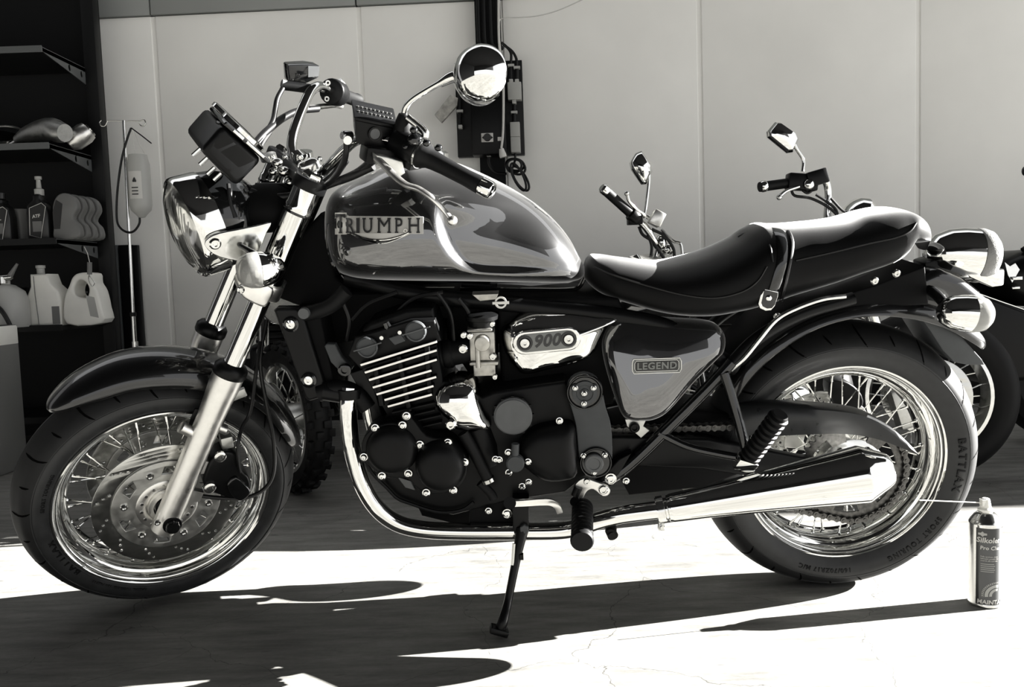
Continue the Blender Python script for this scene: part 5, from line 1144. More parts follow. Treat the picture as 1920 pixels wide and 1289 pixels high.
    for s_ in (.16, -.05):
        mb = MB()
        for k in range(7): mb.box(ec + V((s_ * .7 + k * .012 * (1 if s_ > 0 else -.6), 0, .13 + k * .028)), (.15, .30, .012), Matrix.Rotation(.25 if s_ > 0 else -.2, 3, 'Y'))
        mb.box(ec + V((s_ * .8, 0, .2)), (.11, .24, .2)); mb.build('cylinder', 'engine', root)
    MB().tube([V((wbase * .52 + .18, .13, .5)), V((wbase * .52 + .27, .16, .36)), V((wbase * .5 + .15, .18, .22)), V((wbase * .4, .19, .20)), V((-.05, .2, .24)), V((-.25, .2, .28))], [.02, .02, .02, .024, .042, .04], 14, smooth=5).build('exhaust_pipe', 'chrome_soft', root)
    for s_ in (-1, 1):
        MB().tube([V((hx - .02, s_ * .04, hz - .08)), V((hx - .1, s_ * .1, .45)), V((hx - .12, s_ * .13, .24)), V((wbase * .45, s_ * .14, .20)), V((.35, s_ * .13, .30)), V((0, s_ * .13, wr[0]))], .016, 10, smooth=4).build('frame_tube', col, root)
        MB().tube([V((hx - .05, s_ * .04, hz - .1)), V((hx - .45, s_ * .09, seatz - .06)), V((.2, s_ * .11, seatz - .06))], .016, 10, smooth=4).build('frame_tube', col, root)
    if bars:
        MB().lathe([(.088, .06), (.095, .05), (.095, .02), (.08, -.04), (.04, -.08), (0, -.09)], V((hx + .17, 0, hz - .08)), (1, 0, -.05), 32).build('headlamp', 'chrome', root)
        MB().lathe([(0, .066), (.088, .06), (.088, .055), (0, .058)], V((hx + .17, 0, hz - .08)), (1, 0, -.05), 32).build('headlamp_glass', 'lens_white', root)
    if knob:
        hb_ = MB().tube([V((hx - .12, -.26, hz + .10)), V((hx - .06, -.17, hz + .11)), V((hx, -.06, hz + .02)), V((hx, .06, hz + .02)), V((hx - .06, .17, hz + .11)), V((hx - .12, .26, hz + .10))], .011, 10, smooth=4).build('handlebar', 'black_satin', root)
        for s_ in (-1, 1): MB().tube([V((hx - .07, s_ * .185, hz + .11)), V((hx - .12, s_ * .265, hz + .10))], .016, 12).build('grip', 'rubber', root)
    return root
def inv(root): return (Matrix.Translation(root.location) @ root.rotation_euler.to_matrix().to_4x4()).inverted()
# the one whose clutch-side bar rises left of the seat
bB = bg_bike('motorcycle', 'parked motorcycle with chrome diamond mirror and sunlit handlebar seen above the seat', (.81 - 1.45 * .8, .77 + 1.45 * .6, 0), math.atan2(-.6, .8), (.31, .055, .225), (.31, .065, .21), 1.45, tankz=.66, seatz=.60, bars=False)
IB = inv(bB)
def gb(y, *pts): return [G(a, b, y) for a, b in pts]
def bb(mb, nm, mt_, root_inv, root, **k): return mb.build(nm, mt_, root, M4=root_inv, **k)
Y = .92
bb(MB().tube([G(1138, 360, Y - .06), G(1180, 398, Y - .02)], .0165, 16), 'grip', 'rubber', IB, bB)
bb(MB().lathe([(0, 0), (.017, 0), (.018, .004), (.018, .02), (.012, .026), (0, .026)], G(1138, 360, Y - .06), G(1138, 360, Y - .06) - G(1180, 398, Y - .02), 20), 'bar_end', 'chrome', IB, bB)
bb(MB().tube([G(1180, 398, Y - .02), G(1208, 424, Y), G(1226, 450, Y + .02), G(1240, 480, Y + .05), G(1248, 510, Y + .08)], .012, 12, smooth=5), 'handlebar', 'chrome', IB, bB)
bb(MB().lathe([(.017, 0), (.024, 0), (.024, .035), (.017, .035)], G(1182, 400, Y - .018), G(1208, 424, Y) - G(1180, 398, Y - .02), 18, closed=True).box(G(1190, 412, Y), (.05, .05, .035)), 'switch_housing', 'black_satin', IB, bB, bevel=.004)
bb(MB().tube([G(1176, 366, Y - .05), G(1180, 378, Y - .04), G(1195, 394, Y - .02), G(1216, 408, Y)], [.006, .006, .007, .008], 10, smooth=5).ellipsoid(G(1175, 363, Y - .05), (.009, .009, .009)), 'lever', 'chrome', IB, bB)
bb(MB().box(G(1231, 410, Y), (.042, .06, .05), Matrix.Rotation(.5, 3, 'Y')), 'fluid_reservoir', 'alu', IB, bB, bevel=.004)
dia = gb(Y, (1203, 283), (1221, 308), (1223, 322), (1212, 345), (1203, 346), (1184, 318), (1181, 305), (1192, 288))
dcn = sum(dia, V()) / len(dia); r0 = dia; rings = [[p + V((0, .012, 0)) for p in r0], r0, [dcn + (p - dcn) * .78 + V((0, -.014, 0)) for p in r0], [dcn + (p - dcn) * .35 + V((0, -.024, 0)) for p in r0], [dcn + (p - dcn) * .02 + V((0, -.026, 0)) for p in r0]]
bb(MB().loft(rings), 'mirror_shell', 'chrome', IB, bB, sharp=55)
bb(MB().tube([G(1217, 325, Y), G(1216, 350, Y), G(1209, 410, Y)], .006, 10, smooth=4), 'mirror_stem', 'chrome', IB, bB)
for pts in (((1198, 425), (1205, 440), (1222, 452), (1235, 470), (1250, 492)), ((1222, 430), (1245, 442), (1262, 465), (1265, 488)), ((1215, 440), (1222, 462), (1220, 485)), ((1240, 430), (1262, 452), (1276, 458), (1280, 485))):
    bb(MB().tube(gb(Y + .01, *pts), .0055, 8, smooth=5), 'control_cable', 'chrome_soft' if pts[0][0] == 1240 else 'cable', IB, bB)
bb(MB().ellipsoid(G(1240, 455, Y + .03), (.022, .022, .03)).ellipsoid(G(1250, 468, Y + .04), (.026, .02, .022)), 'bar_clamp', 'chrome', IB, bB)
bb(MB().tube(gb(Y + .03, (1228, 490), (1240, 445)), .011, 10), 'bar_riser', 'chrome', IB, bB)
bb(MB().lathe([(0, 0), (.046, 0), (.05, -.01), (.046, -.05), (.03, -.06), (0, -.06)], G(1303, 486, Y + .1), (.5, 0, .8), 28), 'clock', 'black_gloss', IB, bB)
# the one with the big front wheel at right
cw = G(1732, 752, .92); RCw = .30
bC = bg_bike('motorcycle', 'black cruiser parked behind the rear wheel, handlebar above the pillion seat', (cw.x - 1.50 * .55, .92 + 1.50 * .835, 0), math.atan2(-.835, .55), (RCw, .062, .208), (.31, .07, .2), 1.50, tankz=.72, seatz=.62, lean=-.03, steer=.80, bars=False, fender=False)
IC = inv(bC); Y = .86
bb(MB().tube([G(1424, 351, Y - .02), G(1482, 343, Y)], .0165, 16), 'grip', 'rubber', IC, bC)
bb(MB().lathe([(0, 0), (.0175, 0), (.0195, .004), (.0195, .014), (.0165, .02), (0, .02)], G(1436, 349, Y - .016), G(1424, 351, Y - .02) - G(1482, 343, Y), 20), 'bar_end', 'chrome', IC, bC)
bb(MB().tube([G(1482, 343, Y), G(1520, 338, Y + .01), G(1544, 336, Y + .02), G(1552, 352, Y + .03), G(1553, 380, Y + .03), G(1551, 412, Y + .03), G(1556, 450, Y + .02)], .013, 12, smooth=5), 'handlebar', 'chrome', IC, bC)
bb(MB().box(G(1503, 342, Y), (.10, .05, .055), Matrix.Rotation(.1, 3, 'Y')).box(G(1530, 334, Y - .01), (.07, .05, .05), Matrix.Rotation(-.25, 3, 'Y')), 'switch_housing', 'black_satin', IC, bC, bevel=.006)
bb(MB().ellipsoid(G(1517, 346, Y - .03), (.018, .012, .018)), 'switch_button', 'chrome', IC, bC)
bb(MB().tube([G(1462, 368, Y - .04), G(1475, 358, Y - .03), G(1498, 350, Y - .02)], .0062, 10, smooth=4).ellipsoid(G(1461, 370, Y - .04), (.0095, .0095, .0095)), 'lever', 'chrome', IC, bC)
msh = gb(Y, (1454, 229), (1462, 229), (1492, 250), (1497, 262), (1487, 285), (1478, 286), (1441, 256), (1440, 246))
dcn = sum(msh, V()) / len(msh); rings = [[p + V((0, .02, 0)) for p in msh], msh, [dcn + (p - dcn) * .86 + V((0, -.012, 0)) for p in msh], [dcn + (p - dcn) * .5 + V((0, -.017, 0)) for p in msh], [dcn + (p - dcn) * .02 + V((0, -.018, 0)) for p in msh]]
bb(MB().loft(rings), 'mirror_shell', 'chrome', IC, bC, sharp=40)
bb(MB().tube(gb(Y, (1486, 263), (1494, 280), (1506, 300), (1505, 322)), .0062, 10, smooth=5), 'mirror_stem', 'chrome', IC, bC)
for pts in (((1483, 352), (1490, 367), (1520, 372), (1555, 390), (1580, 415)), ((1505, 357), (1515, 362), (1528, 352)), ((1530, 365), (1550, 378), (1568, 395), (1572, 420)), ((1558, 372), (1580, 395), (1600, 405))):
    bb(MB().tube(gb(Y + .0, *pts), .005, 8, smooth=5), 'control_cable', 'cable', IC, bC)
bb(MB().tube([G(1556, 450, Y + .02), G(1566, 470, Y + .25)], .016, 12), 'bar_riser', 'alu_dull', IC, bC)
bb(MB().lathe([(0, .05), (.03, .046), (.052, .03), (.06, 0), (.058, -.04), (.04, -.06), (0, -.065)], G(1612, 402, Y + .05), (-.5, -.4, .75), 28), 'speedometer', 'chrome', IC, bC)
# fork bottoms of that bike, seen past the tyre
bb(MB().tube(gb(.80, (1624, 560), (1650, 640), (1690, 730)), .021, 14), 'fork_slider', 'chrome', IC, bC)
bb(MB().tube(gb(.84, (1560, 575), (1620, 595)), .010, 10), 'engine_bar', 'chrome_soft', IC, bC)
bb(MB().tube(gb(.90, (1665, 625), (1700, 612), (1745, 612), (1775, 622)), .011, 10, smooth=4), 'engine_bar', 'chrome_soft', IC, bC)
q = G(1690, 765, .80); bb(MB().box(q, (.06, .06, .14), Matrix.Rotation(-.3, 3, 'Y')), 'brake_caliper', 'alu_dull', IC, bC, bevel=.012)
# right edge of the picture: black touring machine, only its pannier and tank flank show
bE = thing('motorcycle', 'black touring motorcycle cut off by the right edge of the picture', 'motorcycle', (2.45, 1.55, 0))
IE = Matrix.Translation((-2.45, -1.55, 0))
pn = gb(1.12, (1826, 552), (1838, 548), (1920, 580), (2010, 600), (2020, 690), (1960, 712), (1912, 716), (1905, 726), (1887, 729), (1866, 716), (1848, 692), (1834, 660), (1818, 600))
mb = MB(); plate(mb, pn, 1.12, 1.40, bev=.02); bb(mb, 'pannier', 'bg_black', IE, bE)
bb(MB().tube(gb(1.115, (1835, 551), (1880, 567), (1930, 584), (2000, 602)), .003, 6), 'pannier_edge', 'chrome_soft', IE, bE)
tk = gb(1.22, (1866, 520), (1880, 492), (1900, 478), (1930, 468), (1990, 470), (2030, 500), (2020, 560), (1930, 575), (1880, 556))
mb = MB(); mb.pillow(spline(tk, 3, True), 1.22, .07, 1.5, rings=6); bb(mb, 'fuel_tank', 'bg_black', IE, bE, sharp=70)
wing = gb(1.15, (1884, 492), (1894, 500), (1904, 494), (1912, 506), (1905, 518), (1898, 530), (1890, 516))
mb = MB(); mb.prism(wing, (0, .004, 0)); bb(mb, 'tank_emblem', 'chrome_soft', IE, bE)
for px, py, a, b in ((1908, 522, .035, .012), (1905, 540, .028, .008)):
    bb(MB().box(G(px, py, 1.14), (a, .004, b)), 'tank_emblem', 'chrome_soft', IE, bE, bevel=.001)
bb(MB().tube(gb(1.2, (1918, 470), (1935, 458), (1980, 450)), .012, 10), 'handlebar', 'black_satin', IE, bE)
bb(MB().ellipsoid(G(1922, 321, 1.2), (.012, .012, .018)), 'mirror_shell', 'black_gloss', IE, bE); bb(MB().tube(gb(1.2, (1924, 325), (1960, 400), (1975, 455)), .006, 8), 'mirror_stem', 'black_satin', IE, bE)
for cx, cy_ in ((2.35, 1.5), (3.7, 1.5)):
    c = V((cx, cy_, .31)); tr = MB().lathe([(.21, .06), (.25, .075), (.29, .06), (.31, 0), (.29, -.06), (.25, -.075), (.21, -.06)], c, NY, 56).build('tire', 'bg_rubber', bE, M4=IE)
    MB().lathe([(.21, .06), (.20, .05), (.19, 0), (.2, -.05), (.21, -.06)], c, NY, 48).lathe([(0, .05), (.05, .05), (.05, -.05), (0, -.05)], c, NY, 24).build('wheel_rim', 'alu_dull', bE, M4=IE)
    mb = MB()
    for k in range(5): a = 2 * pi * k / 5; mb.tube([c, c + V((.2 * math.cos(a), 0, .2 * math.sin(a)))], .018, 8)
    mb.build('wheel_spokes', 'alu_dull', bE, M4=IE)
MB().box((3.05, 1.5, .42), (.9, .3, .4)).build('engine', 'engine', bE, bevel=.04, M4=IE)
# small off-road bike with the knobbly tyre, nose towards the camera
hk = math.atan2(-.985, .17); kc = G(548, 792, 1.05)
wbk = 1.15
bK = bg_bike('motorcycle', 'small off-road motorcycle with knobbly tyre behind the radiator', (kc.x - wbk * math.cos(hk), 1.05 - wbk * math.sin(hk), 0), hk, (.275, .045, .205), (.27, .05, .2), wbk, knob=True, tankz=.62, seatz=.62, lean=.02, steer=.50, fender=False, bars=True)
# ================================================================== wall equipment
M['dark_metal'] = mat('dark_shelf_metal', (.0055, .0058, .006), .0, .5, spec=.3)
M['bracket'] = mat('grey_bracket', (.10, .105, .105), 0, .5)
M['white_plastic'] = mat('white_plastic', (.86, .85, .80), 0, .42, vary=(9, .05))
M['grey_plastic'] = mat('grey_plastic', (.16, .16, .155), 0, .4)
M['box_grey'] = mat('junction_grey', (.40, .40, .38), 0, .5)
M['wood_tag'] = mat('weathered_wood', (.40, .39, .36), 0, .7, vary=(40, .3))
M['label_white'] = mat('label_white', (.60, .59, .56), 0, .5)
M['label_dark'] = mat('label_dark', (.02, .02, .02), 0, .5)
M['black_bottle'] = mat('black_bottle', (.012, .012, .012), 0, .3)
M['clear_plastic'] = mat('cloudy_plastic', (.42, .42, .40), 0, .35)
XS, YB, YF = -2.125, 2.40, 2.00             # shelving: right end, back, front edges
shelf_z = [1.915, 1.468, 1.02, .606, .16]
rack = thing('shelving_unit', 'tall dark metal shelving unit with cantilever shelves at the left edge', 'shelf', (-2.8, 2.4, 0))
IR = Matrix.Translation((2.8, -2.4, 0))
MB().box((-2.79, YB + .06, 1.35), (1.44, .02, 2.7)).build('back_panel', 'plinth', rack, M4=IR)
for x in (XS + .03, -3.45): MB().box((x, YB + .02, 1.4), (.065, .06, 2.8)).build('upright', 'dark_metal', rack, bevel=.004, M4=IR)
for z in shelf_z:
    MB().box(((XS - 3.42) / 2, (YB + YF) / 2, z - .012), (3.42 + XS, YB - YF, .024)).build('shelf_board', 'dark_metal', rack, bevel=.003, M4=IR)
    MB().box(((XS - 3.42) / 2, YF - .003, z - .010), (3.42 + XS, .006, .030)).build('shelf_lip', 'bracket' if z > 1.2 else 'dark_metal', rack, M4=IR)
    if z > .9:
        q = [V((0, YF, z)), V((0, YB, z)), V((0, YB, z - .085)), V((0, YF, z - .02))]
        loops = [[(p.y, p.z) for p in q], [(YB - .16 + .013 * math.cos(t), z - .038 + .017 * math.sin(t)) for t in [2 * pi * k / 12 for k in range(12)]], [(YB - .045 + .013 * math.cos(t), z - .042 + .017 * math.sin(t)) for t in [2 * pi * k / 12 for k in range(12)]]]
        vs, fs = plate2d(loops, .004); MB().add([V((XS - .002 + v.z, v.x, v.y)) for v in vs], fs).build('shelf_bracket', 'bracket', rack, M4=IR)
def on_shelf(px, z, y): p = G(px, 500, y); return V((p.x, y, z))
def lathe_thing(name, label, cat, base, prof, mt_, n=28, group=None):
    o = thing(name, label, cat, base, group); MB().lathe(prof, (0, 0, 0), (0, 0, 1), n).build('body', mt_, o); return o
# second shelf: spare silencers and lamp
b = on_shelf(112, 1.468, 2.10); o = thing('exhaust_silencer', 'long grey motorcycle silencer lying across the second shelf', 'silencer', b)
MB().tube([(-.20, .08, .05), (-.12, .05, .075), (0, 0, .085), (.06, -.03, .065), (.10, -.05, .055)], [.03, .045, .055, .052, .042], 18, smooth=5).build('body', 'alu_dull', o); MB().tube([(-.30, .12, .02), (-.26, .10, .03), (-.2, .08, .05)], .018, 12).build('inlet_pipe', 'steel', o)
b = on_shelf(166, 1.468, 2.16); o = thing('silencer_end', 'short grey silencer end cap at the right end of the second shelf', 'silencer', b)
MB().lathe([(0, -.06), (.03, -.06), (.05, -.03), (.052, .03), (.045, .055), (.03, .06), (.028, .03), (0, .03)], (0, 0, .053), (.55, .25, .5), 24).build('body', 'alu', o); MB().lathe([(.028, .05), (.036, .05), (.036, .065), (.028, .065)], (0, 0, .053), (.55, .25, .5), 20, closed=True).build('outlet_ring', 'steel', o)
b = on_shelf(26, 1.468, 2.25); o = thing('spare_headlamp', 'dark round headlamp bowl with pale rim on the second shelf', 'headlamp', b)
MB().lathe([(0, -.07), (.05, -.06), (.085, -.02), (.09, 0), (.088, .01), (0, .02)], (0, 0, .09), (.2, -.55, .8), 28).build('bowl', 'black_gloss', o); MB().lathe([(.085, 0), (.093, 0), (.093, .014), (.085, .014)], (0, 0, .09), (.2, -.55, .8), 28, closed=True).build('rim', 'alu', o)
# third shelf: oil bottles
def oil_bottle(px, y, label, h=.23, mt_='black_bottle', lab=True, pump=False, txt='ATF'):
    o = thing('oil_bottle', label, 'bottle', on_shelf(px, 1.02, y), 'oil bottles on the third shelf')
    w = .055
    out = [(-w, 0), (w, 0), (w, h * .55), (w * .8, h * .80), (w * .35, h * .88), (w * .35, h), (-w * .35, h), (-w * .35, h * .88), (-w * .9, h * .78), (-w, h * .6)]
    MB().prism([V((x, -.035, z)) for x, z in out], (0, .07, 0)).build('body', mt_, o, bevel=.012, seg=3)
    if lab:
        lq = [(-w * .72, h * .12), (w * .25, h * .05), (w * .85, h * .72), (w * .5, h * .8), (-w * .6, h * .7)]
        MB().prism([V((x, -.0375, z)) for x, z in lq], (0, .002, 0)).build('label', 'label_dark', o)
        MB().tube([V((x, -.038, z)) for x, z in lq], .0018, 6, closed=True).build('label_border', 'label_white', o)
        mb = MB(); text_on(mb, txt, (-.002, -.0385, h * .52), (1, 0, .12), (0, 0, 1), .022, .001, bold=.0006); mb.build('lettering', 'label_white', o)
        MB().box((0, -.0375, h * .3), (.045, .002, .05)).build('label_picture', 'grey_plastic', o)
    if pump: MB().lathe([(0, 0), (.022, 0), (.022, .03), (.012, .035), (.010, .075), (.016, .078), (.016, .092), (0, .092)], (0, 0, h - .005), (0, 0, 1), 16).build('pump_cap', 'clear_plastic', o)
    else: MB().lathe([(0, 0), (.021, 0), (.021, .028), (0, .028)], (0, 0, h), (0, 0, 1), 16).build('cap', 'black_bottle', o)
    return o
oil_bottle(84, 2.12, 'black oil bottle with ATF label and clear pump top on the third shelf', .225, pump=True)
oil_bottle(12, 2.12, 'black oil bottle with pale bordered label cut by the left edge, third shelf', .21, txt='OIL')
o = thing('measuring_jug', 'cloudy plastic measuring jug between the two labelled oil bottles', 'jug', on_shelf(46, 1.02, 2.22)); MB().lathe([(0, 0), (.045, 0), (.055, .16), (.058, .165), (.052, .163), (.042, .006), (0, .006)], (0, 0, 0), (0, 0, 1), 28).build('body', 'grey_plastic', o); MB().tube([(.052, 0, .14), (.085, 0, .12), (.085, 0, .05), (.048, 0, .03)], .007, 8, smooth=4).build('handle', 'grey_plastic', o)
for k in range(4):
    o = thing('oil_jug', ['grey handled oil jug with dark label, first of the row of four', 'grey handled oil jug, second in the row of four on the third shelf', 'grey handled oil jug, third in the row of four on the third shelf', 'grey handled oil jug, last and rightmost in the row of four'][k], 'bottle', on_shelf(134 + 13.5 * k, 1.02, 2.08 + .06 * k), 'grey oil jugs on the third shelf')
    w, h = .065, .215
    out = spline([V((-.06, 0, .005)), V((.055, 0, .005)), V((.062, 0, .06)), V((.035, 0, .10)), V((.060, 0, .15)), V((.045, 0, .20)), V((0, 0, .222)), V((-.04, 0, .205)), V((-.062, 0, .15)), V((-.064, 0, .06))], 4, True)
    mb = MB(); plate(mb, out, -.022, .022, bev=.010); mb.build('body', 'grey_plastic', o); MB().ellipsoid((.03, 0, .012), (.028, .02, .012)).build('foot_bulge', 'clear_plastic', o)
    if k == 0:
        mb = MB(); mb.prism([V((-.058, -.0235, .05)), V((-.03, -.0235, .05)), V((-.01, -.0235, .17)), V((-.04, -.0235, .19)), V((-.058, -.0235, .14))], (0, .002, 0)); mb.build('label', 'label_dark', o)
# fourth shelf: white jerrycans and a grey sprayer
for k, (px, y, hand) in enumerate(((90, 2.08, 0), (161, 2.08, 1))):
    o = thing('jerrycan', ['white plastic jerrycan with clear spout cap on the fourth shelf', 'white plastic jerrycan with loop handle and grey label on the fourth shelf'][k], 'jerrycan', on_shelf(px, .606, y), 'white jerrycans on the fourth shelf')
    if k == 0:
        out = [V(q) for q in ((-.075, 0, 0), (.075, 0, 0), (.08, 0, .12), (.07, 0, .165), (.035, 0, .20), (.02, 0, .25), (-.06, 0, .25), (-.062, 0, .19), (-.085, 0, .14), (-.085, 0, .05))]
        mb = MB(); plate(mb, out, -.06, .06, bev=.014); mb.build('body', 'white_plastic', o)
        MB().lathe([(0, 0), (.018, 0), (.018, .03), (.022, .032), (.022, .045), (0, .047)], (-.037, 0, .248), (0, 0, 1), 18).build('spout_cap', 'clear_plastic', o)
        MB().tube([(-.04, -.061, .24), (-.038, -.062, .15), (-.032, -.062, .05), (-.03, -.062, .0)], .002, 6).build('level_stripe', 'grey_plastic', o)
        MB().box((.055, -.061, .05), (.036, .002, .085)).build('label', 'grey_plastic', o)
    else:
        out = spline([V(q) for q in ((-.085, 0, .005), (.085, 0, .005), (.088, 0, .08), (.075, 0, .16), (.055, 0, .20), (.05, 0, .245), (-.01, 0, .248), (-.04, 0, .23), (-.06, 0, .19), (-.09, 0, .12))], 3, True)
        hole = spline([V(q) for q in ((-.03, 0, .14), (.02, 0, .13), (.035, 0, .17), (.02, 0, .205), (-.01, 0, .215), (-.035, 0, .18))], 3, True)
        mb = MB(); plate(mb, out, -.058, .058, [hole], bev=.012); mb.build('body', 'white_plastic', o)
        mb = MB(); mb.prism([V(q) for q in ((.02, -.0595, .14), (.06, -.0595, .13), (.075, -.0595, .03), (.035, -.0595, .04))], (0, .002, 0)); mb.build('label', 'clear_plastic', o)
        MB().disc((.025, -.058, .155), .005, .002, NY, 12).build('rivet', 'label_dark', o)
o = thing('sprayer', 'grey round pressure sprayer with metal valve and black hose at the left edge', 'sprayer', on_shelf(8, .606, 1.98))
MB().lathe([(0, 0), (.09, 0), (.095, .02), (.095, .12), (.08, .17), (.04, .20), (.02, .205), (.02, .23), (0, .23)], (0, 0, 0), (0, 0, 1), 32).build('tank', 'clear_plastic', o)
MB().lathe([(0, 0), (.014, 0), (.014, .05), (.01, .055), (0, .055)], (-.01, -.02, .235), (1, 0, .05), 14).lathe([(0, 0), (.018, 0), (.018, .03), (0, .03)], (.0, -.02, .21), (0, 0, 1), 14).build('valve', 'steel', o); MB().tube([(.03, -.02, .235), (.075, -.02, .30)], [.014, .006], 8).build('trigger', 'grey_plastic', o)
MB().tube([(-.08, -.09, .18), (-.02, -.11, .14), (.04, -.11, .08), (.07, -.10, .0), (.06, -.10, -.03)], .010, 10, smooth=5).build('hose', 'cable', o)
o = thing('oil_can', 'dark oil can with pale print behind the sprayer on the fourth shelf', 'can', on_shelf(42, .606, 2.16)); MB().lathe([(0, 0), (.05, 0), (.05, .14), (.03, .17), (.02, .19), (0, .19)], (0, 0, 0), (0, 0, 1), 24).build('body', 'black_bottle', o)
for k in range(3): MB().box((-.01, -.0505, .10 - .012 * k), (.03, .003, .005)).build('print_line', 'label_white', o)
# hanging brush
o = thing('hanging_brush', 'grey handled brush hanging from the third shelf by a cord', 'brush', G(168, 500, 2.0)); pz = o.location
MB().tube([G(168, 492, 2.0) - pz, G(168, 515, 2.0) - pz], .011, 12).build('handle', 'grey_plastic', o); MB().tube([p - pz for p in gb(2.0, (168, 492), (164, 475), (158, 463))], .002, 6).build('cord', 'label_white', o); MB().tube([p - pz for p in gb(2.0, (167, 515), (166, 525), (172, 537), (177, 530), (168, 518))], .0025, 6, smooth=4).build('ring', 'steel', o)
# drip stand with bottle and hose
b = GZ(251, 780, 0.0); Yp = 2.12; pb = G(251, 655, Yp); pb.z = 0
o = thing('drip_stand', 'slim steel drip stand with hooked crossbar in front of the pale wall', 'stand', pb)
pt = G(232, 226, Yp) - pb; pt = V((G(232, 226, Yp).x - pb.x, 0, G(232, 226, Yp).z))
MB().tube([V((0, 0, .02)), V((pt.x * .30, 0, pt.z * .40))], .011, 12).build('pole', 'steel', o); MB().tube([V((pt.x * .30, 0, pt.z * .40)), pt], .0075, 12).build('pole', 'chrome_soft', o)
for t in (.29, .40): MB().lathe([(.0078, 0), (.0145, 0), (.0145, .05 if t < .3 else .02), (.0078, .05 if t < .3 else .02)], V((pt.x * .3, 0, pt.z * t)), (0, 0, 1), 14, closed=True).build('pole_clamp', 'alu' if t < .3 else 'black_satin', o)
def rp(px, py, y=Yp): return G(px, py, y) - pb
MB().tube([rp(202, 227), rp(232, 227), rp(262, 227)], .003, 8).build('crossbar', 'steel', o)
for pts in (((202, 227), (197, 236), (190, 236), (187, 230), (190, 226)), ((262, 227), (270, 225), (273, 231), (268, 237), (260, 233))): MB().tube([rp(*q) for q in pts], .003, 8, smooth=4).build('hook', 'steel', o)
for a in range(5): t = 2 * pi * a / 5; MB().tube([V((0, 0, .06)), V((.22 * math.cos(t), .22 * math.sin(t), .012))], .009, 8).build('foot', 'steel', o)
o = thing('hanging_bottle', 'cloudy plastic bottle with printed label hung upside down on the drip stand', 'bottle', G(262, 350, Yp - .03)); c0 = o.location
def rb_(px, py, dy=0): return G(px, py, Yp - .03 + dy) - c0
sc_ = 1563 / (Yp - .03 - CAM.y)
MB().lathe([(0, -58 / sc_), (6 / sc_, -57 / sc_), (10 / sc_, -52 / sc_), (18 / sc_, -44 / sc_), (20 / sc_, -34 / sc_), (20 / sc_, 40 / sc_), (17 / sc_, 52 / sc_), (16 / sc_, 58 / sc_), (0, 58 / sc_)], (0, 0, 0), (0, 0, 1), 28).build('body', 'clear_plastic', o)
mb = MB(); R_ = 20.4 / sc_
for (z0, z1, nm, mt_) in ((-24, 26, 'label', 'label_white'),):
    ring0 = [V((R_ * math.sin(t), -R_ * math.cos(t), z0 / sc_)) for t in [-.6 + 1.2 * k / 8 for k in range(9)]]; ring1 = [V((p.x, p.y, z1 / sc_)) for p in ring0]
    MB().loft([ring0, ring1], caps=False, closed=False).build(nm, mt_, o)
MB().lathe([(0, 0), (.008, 0), (.009, .006), (.004, .018), (0, .024)], V((0, -R_ - .0015, 6 / sc_)), (0, 0, 1), 12).build('flame_print', 'label_dark', o)
for k in range(3): MB().box((0, -R_ - .0005, (-4 - 6 * k) / sc_), (.03, .002, .005)).build('print_line', 'label_dark', o)
MB().tube([rb_(255, 290), rb_(250, 270), rb_(246, 238)], .0015, 6).tube([rb_(272, 290), rb_(262, 272), rb_(248, 238)], .0012, 6).build('hanger_wire', 'label_white', o)
MB().tube([rb_(262, 407), rb_(261, 420), rb_(252, 433), rb_(240, 436), rb_(226, 428), rb_(219, 410), rb_(220, 360), rb_(228, 300), rb_(238, 262), rb_(246, 240)], .0055, 8, smooth=6).build('hose', 'cable', o); MB().tube([rb_(246, 240), rb_(265, 254), rb_(284, 269)], .003, 6).build('tube_clip', 'cable', o)
# dark boards leaning against the wall
for k, (x0_, x1_, mt_) in enumerate(((207, 219, 'bracket'), (221, 246, 'plinth'), (246, 257, 'dark_metal'))):
    a, b_ = wallpt(x0_, 460, .06), wallpt(x1_, 460, .06); o = MB().prism([V((a.x, a.y, 0)), V((b_.x, b_.y, 0)), V((b_.x, b_.y, a.z)), V((a.x, a.y, a.z))], (0, .03, 0)).build('wall_board', mt_, bevel=.003)
    tag(o, ['narrow grey steel edge board leaning against the wall by the shelving', 'broad black board leaning against the wall behind the drip stand', 'narrow dark strip board leaning right of the broad black board'][k], 'board', 'boards leaning on the wall')
# pale cabinet at the left edge, in front of the shelving
cp = GZ(14, 905, 0.0); Yc = 1.45; x_r = G(-14, 700, Yc).x; zt = G(20, 612, Yc).z
o = thing('cabinet', 'pale plastic cabinet with strap and chain cut by the left edge', 'cabinet', (x_r - .13, Yc + .1, 0)); lo_ = o.location
MB().box((0, 0, zt / 2), (.26, .2, zt)).build('body', 'grey_plastic', o, bevel=.008); MB().box((0, -.004, zt - .045), (.262, .21, .09)).build('lid', 'white_plastic', o, bevel=.01)
MB().box((-.01, -.105, .30), (.035, .012, .62)).build('corner_rail', 'alu', o, bevel=.004)
MB().tube([V((-.13, -.11, zt - .13)), V((.02, -.112, zt - .12)), V((.14, -.10, zt - .10))], .006, 8, smooth=4).build('strap', 'clear_plastic', o)
MB().tube([V((-.13, -.12, .40)), V((.05, -.13, .39)), V((.13, -.12, .40)), V((.145, -.10, .44)), V((.135, -.09, .47))], .005, 8, smooth=4).build('cord', 'clear_plastic', o)
ln = MB().lathe([(.006, -.002), (.009, -.002), (.009, .002), (.006, .002)], (0, 0, 0), (0, 1, 0), 12, closed=True).mesh('chain_link', 'steel')
for k in range(14): finish('chain_link', ln, o, mw=Matrix.Translation((-.10 + .017 * k, -.125, .42)) @ Matrix.Rotation(pi / 2 * (k % 2), 4, 'X'))
